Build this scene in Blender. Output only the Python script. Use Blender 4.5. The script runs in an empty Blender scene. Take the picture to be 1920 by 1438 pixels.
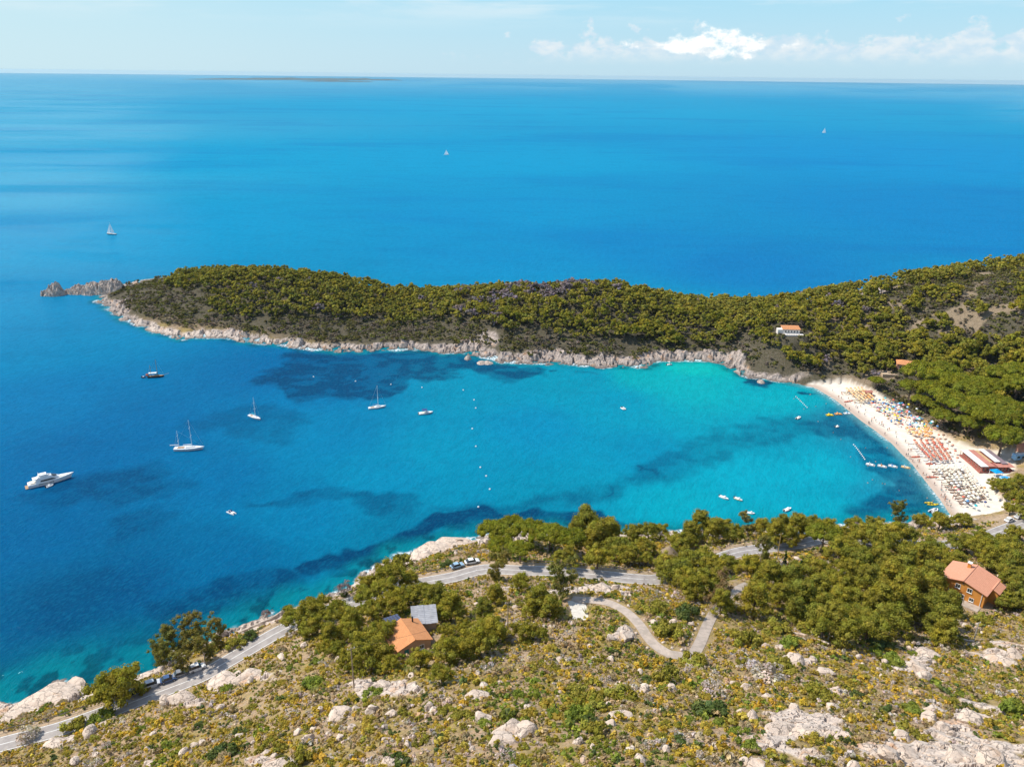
import bpy, bmesh, math, random
import numpy as np
from mathutils import Vector, Matrix, noise as mnoise
random.seed(7); RNG = np.random.default_rng(7)
SC = bpy.context.scene
COL = SC.collection
R = math.radians

# ------------------------------------------------------------------ camera, sky, sun, exposure
CAMZ = 160.0
FPX, CX, CY = 1459.0, 960.0, 719.0          # focal length and centre in pixels of the 1920x1438 photograph
PITCH = math.atan2(578.0, FPX)
ROLL = R(0.66)
cr, crl = math.cos(PITCH), math.sin(PITCH)
FWD = np.array([0, cr, -crl]); UP0 = np.array([0, crl, cr]); RT0 = np.array([1.0, 0, 0])
RT = RT0*math.cos(ROLL) + UP0*math.sin(ROLL)
UP = UP0*math.cos(ROLL) - RT0*math.sin(ROLL)
cam_d = bpy.data.cameras.new('camera'); cam = bpy.data.objects.new('camera', cam_d); COL.objects.link(cam)
cam_d.sensor_width = 36.0; cam_d.lens = 36.0*FPX/1920.0
cam_d.clip_start = 1.0; cam_d.clip_end = 120000.0
cam.matrix_world = Matrix(((RT[0], UP[0], -FWD[0], 0), (RT[1], UP[1], -FWD[1], 0), (RT[2], UP[2], -FWD[2], CAMZ), (0, 0, 0, 1)))
SC.camera = cam
SUN_AZ, SUN_EL = R(-79), R(52)               # measured from +Y (the view), negative to the left
world = bpy.data.worlds.new('World'); SC.world = world; world.use_nodes = True
sun_d = bpy.data.lights.new('sun', 'SUN'); sun = bpy.data.objects.new('sun', sun_d); COL.objects.link(sun)
sun_d.energy = 4.4; sun_d.angle = R(0.5); sun_d.color = (1.0, 0.93, 0.81)
sdir = Vector((math.sin(SUN_AZ)*math.cos(SUN_EL), math.cos(SUN_AZ)*math.cos(SUN_EL), math.sin(SUN_EL)))
sun.rotation_euler = sdir.to_track_quat('Z', 'Y').to_euler(); sun.location = (-300, 100, 400)
SC.view_settings.view_transform = 'Standard'; SC.view_settings.look = 'None'
SC.view_settings.exposure = 0.34; SC.view_settings.gamma = 1.0; SC.view_settings.use_curve_mapping = False
SC.cycles.max_bounces = 5; SC.cycles.diffuse_bounces = 2; SC.cycles.glossy_bounces = 2; SC.cycles.transmission_bounces = 2
SC.cycles.transparent_max_bounces = 4; SC.cycles.volume_bounces = 0; SC.cycles.caustics_reflective = False; SC.cycles.caustics_refractive = False


class NT:
    """small node-tree helper"""
    def __init__(s, nt): s.nt = nt; s.nt.nodes.clear()
    def n(s, t, **kw):
        n = s.nt.nodes.new(t)
        for k, v in kw.items():
            if k.startswith('i_'):
                key = k[2:]; key = int(key) if key.isdigit() else key
                s.put(n.inputs[key], v)
            else: setattr(n, k, v)
        return n
    def put(s, sock, v):
        if isinstance(v, bpy.types.NodeSocket): s.nt.links.new(v, sock)
        elif isinstance(v, bpy.types.Node): s.nt.links.new(v.outputs[0], sock)
        else: sock.default_value = v
    def math(s, op, a, b=0.0, c=0.0, clamp=False):
        n = s.nt.nodes.new('ShaderNodeMath'); n.operation = op; n.use_clamp = clamp
        s.put(n.inputs[0], a); s.put(n.inputs[1], b); s.put(n.inputs[2], c); return n.outputs[0]
    def mix(s, f, a, b, mode='MIX'):
        n = s.nt.nodes.new('ShaderNodeMix'); n.data_type = 'RGBA'; n.blend_type = mode; n.clamp_factor = True
        s.put(n.inputs[0], f); s.put(n.inputs[6], c4(a)); s.put(n.inputs[7], c4(b)); return n.outputs[2]
    def ramp(s, f, lo, hi):
        n = s.nt.nodes.new('ShaderNodeMapRange'); n.interpolation_type = 'SMOOTHSTEP'; n.clamp = True
        s.put(n.inputs[0], f); s.put(n.inputs[1], lo); s.put(n.inputs[2], hi); return n.outputs[0]
    def noise(s, vec, scale, detail=4.0, rough=0.55, dist=0.0, col=False):
        n = s.n('ShaderNodeTexNoise', i_Scale=scale, i_Detail=detail, i_Roughness=rough, i_Distortion=dist)
        if vec is not None: s.put(n.inputs['Vector'], vec)
        return n.outputs[1 if col else 0]
    def vscale(s, vec, sc):
        n = s.n('ShaderNodeVectorMath', operation='MULTIPLY'); s.put(n.inputs[0], vec); n.inputs[1].default_value = sc; return n.outputs[0]


def c4(c):
    if isinstance(c, (bpy.types.NodeSocket, bpy.types.Node)): return c
    return (c[0], c[1], c[2], 1.0)


def build_world():
    t = NT(world.node_tree)
    out = t.n('ShaderNodeOutputWorld'); bg = t.n('ShaderNodeBackground'); t.put(out.inputs[0], bg)
    sky = t.n('ShaderNodeTexSky'); sky.sky_type = 'NISHITA'; sky.sun_disc = False
    sky.sun_elevation = SUN_EL; sky.sun_rotation = SUN_AZ; sky.altitude = 100; sky.air_density = 1.0; sky.dust_density = 0.6; sky.ozone_density = 2.2
    tc = t.n('ShaderNodeTexCoord'); sep = t.n('ShaderNodeSeparateXYZ'); t.put(sep.inputs[0], tc.outputs['Generated'])
    az = t.math('MULTIPLY', t.math('ARCTAN2', sep.outputs[0], sep.outputs[1]), 57.2958)
    el = t.math('MULTIPLY', t.math('ARCSINE', sep.outputs[2]), 57.2958)
    def v2(sx, sy, off=0.0):
        c = t.n('ShaderNodeCombineXYZ'); t.put(c.inputs[0], t.math('MULTIPLY', az, sx)); t.put(c.inputs[1], t.math('MULTIPLY', el, sy)); c.inputs[2].default_value = off; return c.outputs[0]
    # white veil near the horizon, thicker towards the sun's side
    colr = t.mix(1.0, sky.outputs[0], (0.80, 0.98, 1.10), 'MULTIPLY')
    veil = t.ramp(el, 22.0, 6.0)
    colr = t.mix(t.math('MULTIPLY', veil, 0.92), colr, t.mix(t.ramp(el, 0.0, 6.5), (3.0, 4.25, 5.0), (2.3, 4.2, 5.15)))
    left = t.math('MULTIPLY', t.ramp(az, 5.0, -40.0), t.ramp(el, 30.0, 0.0))
    colr = t.mix(t.math('MULTIPLY', left, 0.6), colr, (3.7, 4.85, 5.1))
    # thin high cloud
    ci = t.noise(v2(0.055, 0.42, 3.1), 1.0, 6.0, 0.6, 0.4)
    cim = t.math('MULTIPLY', t.ramp(ci, 0.44, 0.64), t.ramp(el, 2.4, 5.0))
    colr = t.mix(t.math('MULTIPLY', cim, 0.75), colr, (4.7, 5.2, 5.4))
    # distant cumulus bank low over the sea, to the right
    top = t.noise(v2(0.16, 0.0, 7.7), 1.0, 3.0, 0.6)
    big = t.noise(v2(0.42, 0.62, 1.3), 1.0, 8.0, 0.62)
    reach = t.ramp(az, -9.0, 6.0)
    topel = t.math('MULTIPLY', t.math('ADD', 0.8, t.math('MULTIPLY', top, 4.6)), reach)
    f1 = t.math('SUBTRACT', t.math('ADD', big, t.math('MULTIPLY', t.math('SUBTRACT', topel, el), 0.13)), 0.53)
    bank = t.math('MULTIPLY', t.ramp(f1, 0.0, 0.10), t.ramp(el, 0.5, 1.8))
    colr = t.mix(t.math('MULTIPLY', bank, 0.62), colr, t.mix(t.ramp(t.noise(v2(0.9, 1.5, 5.0), 1.0, 6.0, 0.6), 0.35, 0.65), (3.7, 4.5, 5.2), (5.3, 5.3, 5.35)))
    pf = t.noise(v2(0.62, 0.9, 9.2), 1.0, 9.0, 0.66)
    wx = t.math('MULTIPLY', t.math('ABSOLUTE', t.math('SUBTRACT', az, 13.0)), 0.10)
    wy = t.math('MULTIPLY', t.math('ABSOLUTE', t.math('SUBTRACT', el, 2.0)), 0.50)
    pk = t.math('SUBTRACT', t.math('SUBTRACT', t.math('ADD', t.math('MULTIPLY', t.math('SUBTRACT', pf, 0.5), 2.2), 0.92), wx), wy)
    puff = t.ramp(pk, 0.42, 0.85)
    colr = t.mix(t.math('MULTIPLY', puff, 0.95), colr, (6.4, 6.35, 6.2))
    t.put(bg.inputs[0], colr); bg.inputs[1].default_value = 0.14
build_world()


# ------------------------------------------------------------------ projection and noise
def ray(px, py):
    d = FWD*FPX + RT*(px-CX) + UP*(CY-py)
    return d/FPX
def at(px, py, z=0.0):
    d = ray(px, py); s = (z-CAMZ)/d[2]
    return np.array([d[0]*s, d[1]*s, z])
def at_y(px, py, y):
    d = ray(px, py); s = y/d[1]
    return np.array([d[0]*s, y, CAMZ+d[2]*s])
def proj(P):
    P = np.asarray(P, float).reshape(-1, 3) - np.array([0, 0, CAMZ])
    dz = P@FWD
    return CX+FPX*(P@RT)/dz, CY-FPX*(P@UP)/dz, dz

def hsh(ix, iy, seed):
    a = (ix.astype(np.int64)*374761393 + iy.astype(np.int64)*668265263 + seed*1442695041) & 0xffffffff
    a = ((a ^ (a >> 13))*1274126177) & 0xffffffff
    a = ((a ^ (a >> 16))*2246822519) & 0xffffffff
    return ((a ^ (a >> 15)) & 0xffffff)/float(0xffffff)
def vnoise(x, y, seed=0):
    ix, iy = np.floor(x), np.floor(y); fx, fy = x-ix, y-iy
    ux, uy = fx*fx*(3-2*fx), fy*fy*(3-2*fy)
    a, b = hsh(ix, iy, seed), hsh(ix+1, iy, seed); c, d = hsh(ix, iy+1, seed), hsh(ix+1, iy+1, seed)
    return (a*(1-ux)+b*ux)*(1-uy) + (c*(1-ux)+d*ux)*uy
def fbm(x, y, seed=0, octv=4, gain=0.5):
    s, a, t = 0, 1.0, 0
    for k in range(octv):
        s = s + a*vnoise(x*2**k+17.3*k, y*2**k-9.1*k, seed+k); t += a; a *= gain
    return s/t
def blocks(x, y, size, seed, tilt=0.5):
    """tilted rock facets: nearest jittered cell, its own height and slope; returns value and edge closeness"""
    gx, gy = x/size, y/size; bx, by = np.floor(gx), np.floor(gy)
    best = np.full(x.shape, 9e9); sec = best.copy(); val = np.zeros(x.shape)
    for i in (-1, 0, 1):
        for j in (-1, 0, 1):
            cx, cy = bx+i, by+j
            jx = cx+hsh(cx, cy, seed); jy = cy+hsh(cx, cy, seed+1)
            dx, dy = gx-jx, gy-jy; d = dx*dx+dy*dy
            v = hsh(cx, cy, seed+2) + tilt*((hsh(cx, cy, seed+3)*2-1)*dx + (hsh(cx, cy, seed+4)*2-1)*dy)
            m = d < best
            sec = np.where(m, best, np.minimum(sec, d)); val = np.where(m, v, val); best = np.where(m, d, best)
    return val, np.sqrt(sec)-np.sqrt(best)
def sstep(x, a, b):
    t = np.clip((x-a)/(b-a), 0, 1); return t*t*(3-2*t)
def seg_dist(X, Y, pts, closed=False):
    best = np.full(X.shape, 9e9); tt = np.zeros(X.shape)
    n = len(pts)
    for i in range(n if closed else n-1):
        a, b = pts[i], pts[(i+1) % n]; dx, dy = b[0]-a[0], b[1]-a[1]; L = dx*dx+dy*dy+1e-9
        t = np.clip(((X-a[0])*dx+(Y-a[1])*dy)/L, 0, 1)
        d = (X-a[0]-t*dx)**2+(Y-a[1]-t*dy)**2
        m = d < best; best = np.where(m, d, best); tt = np.where(m, i+t, tt)
    return np.sqrt(best), tt
def inside(X, Y, pts):
    r = np.zeros(X.shape, bool); n = len(pts)
    for i in range(n):
        x1, y1 = pts[i][:2]; x2, y2 = pts[(i+1) % n][:2]
        c = ((y1 > Y) != (y2 > Y)) & (X < (x2-x1)*(Y-y1)/((y2-y1) if y2 != y1 else 1e-9)+x1)
        r ^= c
    return r
def sdist(X, Y, pts):
    d, _ = seg_dist(X, Y, pts, True)
    return np.where(inside(X, Y, pts), d, -d)
def srgb(r, g, b):
    f = lambda c: ((c/255+0.055)/1.055)**2.4 if c > 10 else c/255/12.92
    return (f(r), f(g), f(b))

# ------------------------------------------------------------------ the land: coast outline, spot heights, road and path lines
coast_px = [(-260, 1400), (-120, 1350), (0, 1311), (25, 1315), (63, 1303), (93, 1281), (120, 1273), (150, 1278), (139, 1296), (173, 1291), (215, 1280), (260, 1263), (297, 1250), (292, 1236), (330, 1222),
  (375, 1203), (417, 1187), (467, 1170), (513, 1150), (540, 1137), (600, 1128), (640, 1108), (668, 1088), (700, 1070), (743, 1055), (745, 1038), (773, 1028), (827, 1020), (853, 1010), (893, 1010), (905, 1004),
  (960, 996), (1010, 993), (1040, 995), (1070, 998), (1120, 1000), (1250, 1000), (1400, 994), (1550, 988), (1700, 978), (1770, 973), (1782, 967), (1762, 936), (1741, 910), (1727, 892), (1708, 868), (1690, 851), (1671, 831),
  (1640, 807), (1614, 789), (1587, 767), (1566, 750), (1544, 737), (1528, 727), (1513, 724), (1493, 720), (1453, 715), (1420, 710), (1390, 702), (1367, 690), (1357, 683), (1330, 678), (1300, 677), (1277, 677),
  (1230, 680), (1220, 687), (1200, 690), (1140, 688), (1090, 687), (1047, 682), (973, 680), (933, 678), (900, 670), (873, 663), (833, 663), (807, 657), (767, 657), (707, 657), (680, 660), (637, 660), (573, 657), (520, 647),
  (450, 642), (423, 633), (367, 633), (337, 637), (320, 627), (287, 627), (273, 613), (243, 605), (213, 590), (200, 577), (180, 565), (184, 557), (203, 546)]
coast = [tuple(at(*p)[:2]) for p in coast_px]
back = [(-312, 618), (-285, 640), (-240, 640), (-190, 625), (-130, 612), (-80, 596), (-20, 588), (40, 582), (100, 572), (150, 575), (200, 572), (240, 562), (300, 560), (380, 570), (520, 600), (900, 640), (900, -200), (-300, -200), (-300, 60)]
LAND = coast + back
spots = [(p[0], p[1], 0.0) for p in coast[1:]] + [(p[0], p[1], 0.0) for p in back[:11]]
road_px = [(-90, 1425, 15), (0, 1396, 16), (100, 1370, 16.5), (183, 1341, 17), (277, 1305, 17.5), (333, 1284, 18), (383, 1264, 18.5), (433, 1236, 19), (483, 1207, 19.5), (530, 1181, 20), (600, 1150, 20), (680, 1122, 20), (750, 1101, 20), (800, 1091, 20), (853, 1081, 20),
  (880, 1073, 20), (910, 1067, 20), (973, 1069, 20.5), (1017, 1070, 20.5), (1073, 1073, 20.5), (1140, 1080, 20.5), (1190, 1085, 20), (1240, 1085, 19), (1310, 1064, 17), (1377, 1037, 15.5), (1447, 1026, 14), (1497, 1020, 13), (1547, 1011, 12), (1640, 1015, 11), (1740, 1022, 10.5), (1800, 1018, 10), (1847, 1006, 9), (1907, 984, 8), (1990, 955, 7)]
path_px = [(1062, 1122, 39), (1085, 1124, 39.5), (1107, 1125, 40), (1140, 1130, 40.5), (1173, 1146, 42), (1198, 1170, 43.5), (1213, 1192, 45), (1229, 1210, 46), (1255, 1226, 46.5), (1280, 1230, 46.5), (1300, 1225, 46), (1313, 1204, 43.5), (1325, 1175, 40.5), (1337, 1152, 38), (1355, 1130, 35), (1373, 1110, 32), (1403, 1095, 29)]
drive_px = [(1080, 1126, 39.3), (1086, 1146, 40), (1090, 1168, 41)]
dirt_px = [(1835, 985, 7.5), (1855, 975, 6.8), (1872, 968, 6), (1900, 962, 5.5), (1925, 960, 5)]
def W(l): return [tuple(at(*p)) for p in l]
def dense(pts, step):
    """Catmull-Rom resample"""
    P = np.array(pts); out = []
    for i in range(len(P)-1):
        p0, p1, p2, p3 = P[max(i-1, 0)], P[i], P[i+1], P[min(i+2, len(P)-1)]
        n = max(1, int(np.linalg.norm(p2-p1)/step))
        for k in range(n):
            t = k/n
            out.append(0.5*((2*p1)+(p2-p0)*t+(2*p0-5*p1+4*p2-p3)*t*t+(3*p1-p0-3*p2+p3)*t**3))
    out.append(P[-1]); return np.array(out)
ROAD, PATH, DRIVE, DIRT = dense(W(road_px), 2.0), dense(W(path_px), 1.5), dense(W(drive_px), 1.5), dense(W(dirt_px), 2.0)
for l in (W(road_px), W(path_px)): spots += [tuple(p) for p in l]
for px, py, z in [(960, 1438, 80), (960, 1300, 62), (960, 1200, 46), (960, 1130, 34), (300, 1438, 43), (0, 1438, 22), (150, 1438, 32), (600, 1438, 64), (600, 1300, 47), (600, 1210, 32), (450, 1340, 38), (760, 1200, 40), (700, 1260, 46),
  (760, 1330, 60), (820, 1150, 33), (1300, 1438, 82), (1300, 1330, 66), (1600, 1438, 78), (1600, 1330, 60), (1600, 1230, 42), (1900, 1438, 70), (1900, 1330, 49), (1900, 1230, 31), (1750, 1200, 27), (1500, 1190, 40), (1430, 1150, 33),
  (1520, 1090, 22), (1650, 1090, 18), (1820, 1110, 15), (1900, 1090, 15), (1730, 1130, 19), (1300, 1110, 28), (1400, 1020, 13), (1000, 1010, 8), (1100, 1020, 9), (1200, 1020, 10), (1060, 1030, 12), (1600, 1000, 8), (1700, 1000, 7), (1820, 980, 6),
  (850, 1030, 6), (800, 1050, 7), (700, 1085, 9), (60, 1340, 6), (110, 1320, 6), (350, 1235, 9),
  (1570, 716, 3), (1640, 738, 3), (1700, 770, 3), (1780, 825, 3), (1840, 850, 3), (1890, 930, 4), (1880, 870, 4), (1900, 760, 12), (1920, 600, 36), (1860, 680, 16), (1800, 640, 22), (1760, 560, 34), (1700, 690, 9), (1640, 690, 8), (1480, 622, 19), (1600, 640, 13), (1700, 610, 22)]:
    spots.append(tuple(at(px, py, z)))
for px, py, y in [(260, 527, 590), (350, 505, 570), (400, 503, 560), (460, 502, 556), (520, 503, 552), (560, 510, 548), (640, 523, 540), (700, 540, 530), (760, 540, 528), (860, 535, 525), (960, 530, 522), (1050, 522, 520), (1110, 517, 520), (1180, 522, 520), (1250, 540, 520),
  (1330, 555, 520), (1400, 563, 518), (1450, 550, 512), (1530, 535, 505), (1560, 535, 502), (1610, 543, 498), (1660, 530, 494), (1720, 520, 490), (1780, 508, 486), (1840, 495, 483), (1920, 483, 480), (2000, 473, 478), (2150, 460, 478)]:
    p = at_y(px, py, y); low = (15.0 if 660 < px < 840 else 8.5 if px < 620 else 10.0) if 340 < px < 1600 else (4.0 if px < 1000 else 8.0 if px < 1750 else 11.0)
    spots.append((p[0], p[1], max(2.0, p[2]-low)))
spots += [(0, 30, 108), (-60, 40, 82), (-150, 40, 40), (90, 30, 104), (0, -60, 140), (-220, 120, 0), (-200, 100, 10), (160, 60, 85), (200, 130, 45), (250, 230, 22), (320, 330, 30), (260, 280, 10), (420, 480, 52), (420, 300, 60), (500, 150, 90), (600, 500, 55), (-300, -100, 60), (300, -100, 150)]
spots = np.array(spots)
def tps_fit(S, lam=2e-4):
    P = S[:, :2]/100; n = len(P)
    r2 = ((P[:, None]-P[None])**2).sum(-1); K = 0.5*r2*np.log(r2+1e-12)
    A = np.zeros((n+3, n+3)); A[:n, :n] = K+lam*np.eye(n); A[:n, n] = A[n, :n] = 1; A[:n, n+1:] = P; A[n+1:, :n] = P.T
    b = np.zeros((n+3,)+S.shape[2:] if S.ndim > 2 else n+3); b[:n] = S[:, 2]
    return P, np.linalg.solve(A, b)
def tps_eval(fit, X, Y):
    P, w = fit; n = len(P); x, y = X.ravel()/100, Y.ravel()/100; out = np.zeros(len(x))
    for k in range(0, len(x), 40000):
        a, b = x[k:k+40000], y[k:k+40000]
        r2 = (a[:, None]-P[:, 0])**2+(b[:, None]-P[:, 1])**2
        out[k:k+40000] = (0.5*r2*np.log(r2+1e-12))@w[:n]+w[n]+w[n+1]*a+w[n+2]*b
    return out.reshape(X.shape)
FIT = tps_fit(spots)

beach_px = [(1790, 970, 0), (1770, 945, 0), (1735, 910, 0), (1690, 856, 0), (1640, 812, 0), (1587, 772, 0), (1540, 740, 0), (1505, 722, 0.5), (1520, 715, 2), (1548, 712, 3), (1585, 713, 3), (1610, 722, 3), (1640, 733, 3), (1690, 764, 3), (1740, 799, 3), (1790, 826, 3), (1830, 836, 3), (1905, 845, 4), (1905, 880, 4), (1878, 893, 4), (1870, 905, 4), (1872, 925, 4), (1896, 938, 4), (1903, 952, 4), (1860, 960, 4), (1810, 966, 2.5)]
BEACH = [tuple(at(*p)[:2]) for p in beach_px]
waterline = [tuple(at(px, py)[:2]) for px, py in coast_px if 1500 < px < 1783 and 720 < py < 969]

NA, NR = 900, 860
AZ = np.radians(np.linspace(-56, 56, NA)); RR = np.exp(np.linspace(math.log(28), math.log(780), NR))
GX, GY = np.sin(AZ)[None, :]*RR[:, None], np.cos(AZ)[None, :]*RR[:, None]
def coarse(fn, k=4):
    ia = np.linspace(0, NA-1, NA//k); ir = np.linspace(0, NR-1, NR//k)
    az = np.interp(ia, np.arange(NA), AZ); lr = np.interp(ir, np.arange(NR), np.log(RR)); r = np.exp(lr)
    v = fn(np.sin(az)[None]*r[:, None], np.cos(az)[None]*r[:, None])
    fa = np.interp(np.arange(NA), ia, np.arange(len(ia))); fr = np.interp(np.arange(NR), ir, np.arange(len(ir)))
    return bil(v, fr[:, None]+0*fa[None], fa[None]+0*fr[:, None])
def bil(v, i, j):
    i = np.clip(i, 0, v.shape[0]-1.001); j = np.clip(j, 0, v.shape[1]-1.001)
    a, b = i.astype(int), j.astype(int); f, g = i-a, j-b
    return (v[a, b]*(1-g)+v[a, b+1]*g)*(1-f)+(v[a+1, b]*(1-g)+v[a+1, b+1]*g)*f
H0 = coarse(lambda x, y: tps_eval(FIT, x, y))
DC = coarse(lambda x, y: sdist(x, y, LAND), 2)
DB = coarse(lambda x, y: sdist(x, y, BEACH), 2)
far_side = sstep(GY+0.35*(GX-200), 335, 365)            # the headland and the slopes behind the beach
headland = sstep(GY+0.05*GX, 392, 412)*sstep(180-GX, -10, 10)
# jagged waterline away from the sand
sandy = sstep(DB, -14, 2)
DCj = DC + (1-sandy)*(fbm(GX/9, GY/9, 5, 3)-0.5)*7.0*sstep(np.abs(DC), 30, 3)
low = np.maximum(0.22*np.minimum(DCj, 12), H0)
H = np.where(DCj > 0, low, np.maximum(-0.35*np.abs(DCj), -6))
H = np.where((DB > 0) & (DCj > 0), np.minimum(H, 0.3+0.045*DCj+0.4*sstep(DB, 10, 0)*sstep(DCj, 15, 25)), H)
# rock: broken ledges along the shore, outcrops on the near slope
rockw = np.where(headland > 0.5, 10+8*(fbm(GX/25, GY/25, 31, 2)-0.5)*2, 13+9*(fbm(GX/22, GY/22, 33, 2)-0.5)*2)
shore = sstep(DCj, -6, -1)*sstep(rockw-DCj, -3, 3)*(1-sandy)*np.where(GY > 300, sstep(H, 17, 11), 1)
b1, e1 = blocks(GX+3*vnoise(GX/6, GY/6, 3), GY, 6.5, 11, 0.9); b2, e2 = blocks(GX, GY+2*vnoise(GX/4, GY/4, 4), 2.4, 15, 0.9)
H = H + shore*((b1-0.45)*3.4*np.clip(0.4+DCj/10, 0.15, 1)+(b2-0.5)*1.3*np.clip(0.4+DCj/10, 0.3, 1))*np.where(headland > .5, 0.8, 0.7)
H = H - shore*sstep(e1, 0.16, 0.0)*1.5*np.clip(DCj/4, 0, 1)
near = sstep(GY, 215, 170)
outc_px = [(1790, 1410, 200, 70), (1490, 1370, 100, 36), (1660, 1400, 90, 60), (1540, 1420, 90, 40), (525, 1428, 70, 16), (430, 1275, 100, 14), (330, 1312, 60, 12), (120, 1385, 30, 10), (1880, 1235, 70, 25), (1730, 1240, 60, 22), (700, 1285, 60, 16), (960, 1365, 40, 20), (1185, 1190, 40, 14), (1490, 1240, 40, 12), (1830, 1345, 80, 30), (740, 1290, 50, 14), (1010, 1110, 60, 10), (1130, 1100, 90, 12)]
RMASK = np.full_like(H, -9.0)
pxg, pyg, _ = proj(np.stack([GX, GY, H0], -1)); pxg = pxg.reshape(H.shape); pyg = pyg.reshape(H.shape)
for a, b, w, h in outc_px:
    RMASK = np.maximum(RMASK, near*(1.15-np.hypot((pxg-a)/w, (pyg-b)/h)))
rk = fbm(GX/9, GY/9, 41, 4)
outc = near*sstep(rk+0.34*np.clip(RMASK, -1, 1), 0.66, 0.70)*sstep(DCj, 4, 10)
b3, e3 = blocks(GX*1.0+0.6*vnoise(GX/2, GY/2, 9), GY, 3.2, 21, 0.5)
b4, e4 = blocks(GX, GY, 1.1, 25, 0.6)
rough_h = (fbm(GX/14, GY/14, 51, 5)-0.5)*2.2
H = H + np.where(DCj > 3, 1, 0)*(1-sandy)*rough_h*sstep(DCj, 3, 20)
H = H + outc*(0.25+(b3-0.4)*0.9+(b4-0.5)*0.25)-outc*0.5*sstep(e3, 0.10, 0.0)
H = H + near*(1-sandy)*(1-outc)*(vnoise(GX/1.3, GY/1.3, 61)-0.5)*0.35*sstep(DCj, 3, 8)
RD, rt = seg_dist(GX, GY, ROAD[::2]); zi = np.interp(rt, np.arange(len(ROAD[::2])), ROAD[::2][:, 2])
f = sstep(RD, 8.0, 4.0); H = H*(1-f)+zi*f
PD, pt_ = seg_dist(GX, GY, PATH); zi = np.interp(pt_, np.arange(len(PATH)), PATH[:, 2])
f = sstep(PD, 4.0, 2.0); H = H*(1-f)+zi*f
DD, dt_ = seg_dist(GX, GY, DRIVE); zi = np.interp(dt_, np.arange(len(DRIVE)), DRIVE[:, 2])
f = sstep(DD, 3.5, 1.8); H = H*(1-f)+zi*f
f = sstep(np.minimum(np.minimum(RD-4.2, PD-2.0), DD-2.0), 0.0, 1.2); outc *= f
PADS = []
def pad(x, y, r, z):
    global H
    f = sstep(np.hypot(GX-x, GY-y), r*1.5, r); H = H*(1-f)+z*f
def h_at(x, y):
    x = np.asarray(x, float); y = np.asarray(y, float)
    r = np.hypot(x, y); a = np.arctan2(x, y)
    i = (np.log(np.maximum(r, 1))-math.log(28))/(math.log(780)-math.log(28))*(NR-1); j = (a-AZ[0])/(AZ[-1]-AZ[0])*(NA-1)
    return bil(H, i, j)
def grid_at(G, x, y):
    r = np.hypot(x, y); a = np.arctan2(x, y)
    i = (np.log(np.maximum(r, 1))-math.log(28))/(math.log(780)-math.log(28))*(NR-1); j = (a-AZ[0])/(AZ[-1]-AZ[0])*(NA-1)
    return bil(G, i, j)
TT = np.exp(np.linspace(math.log(40), math.log(900), 900))
def hit(px, py):
    d = ray(px, py); d = d/np.linalg.norm(d)
    X, Y, Z = d[0]*TT, d[1]*TT, CAMZ+d[2]*TT
    h = np.maximum(h_at(X, Y), 0); k = np.argmax(Z < h)
    if k == 0: return at(px, py, 0) if d[2] < 0 else None
    a, b = Z[k-1]-h[k-1], h[k]-Z[k]; t = TT[k-1]+(TT[k]-TT[k-1])*a/(a+b+1e-9)
    return np.array([d[0]*t, d[1]*t, CAMZ+d[2]*t])
def depth(p): return float((np.asarray(p)-np.array([0, 0, CAMZ]))@FWD)

# ------------------------------------------------------------------ materials
MATS = {}
def mat(name, c1, c2=None, scale=1.0, rough=0.7, bump=0.0, spec=0.3, metal=0.0, bscale=None, coords='Object'):
    m = bpy.data.materials.new(name); m.use_nodes = True; t = NT(m.node_tree)
    out = t.n('ShaderNodeOutputMaterial'); b = t.n('ShaderNodeBsdfPrincipled'); t.put(out.inputs[0], b)
    tc = t.n('ShaderNodeTexCoord').outputs[coords]
    c2 = c2 or tuple(v*0.8 for v in c1)
    t.put(b.inputs['Base Color'], t.mix(t.ramp(t.noise(tc, scale, 5, 0.6), 0.35, 0.65), c1, c2))
    b.inputs['Roughness'].default_value = rough; b.inputs['Specular IOR Level'].default_value = spec; b.inputs['Metallic'].default_value = metal
    if bump:
        bn = t.n('ShaderNodeBump', i_Strength=bump, i_Distance=0.1); t.put(bn.inputs['Height'], t.noise(tc, bscale or scale*4, 4)); t.put(b.inputs['Normal'], bn)
    MATS[name] = m; return m

def leaf_mat(name, A, B, trans=0.32):
    m = bpy.data.materials.new(name); m.use_nodes = True; t = NT(m.node_tree)
    out = t.n('ShaderNodeOutputMaterial'); d = t.n('ShaderNodeBsdfDiffuse'); tr = t.n('ShaderNodeBsdfTranslucent'); mx = t.n('ShaderNodeMixShader', i_0=trans)
    at_ = t.n('ShaderNodeAttribute', attribute_name='col'); oi = t.n('ShaderNodeObjectInfo')
    c = t.mix(1.0, t.mix(oi.outputs['Random'], A, B), at_.outputs['Color'], 'MULTIPLY')
    t.put(d.inputs[0], c); t.put(tr.inputs[0], t.mix(1.0, c, (1.1, 1.15, 0.5), 'MULTIPLY'))
    t.put(mx.inputs[1], d); t.put(mx.inputs[2], tr); t.put(out.inputs[0], mx)
    MATS[name] = m; return m

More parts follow.
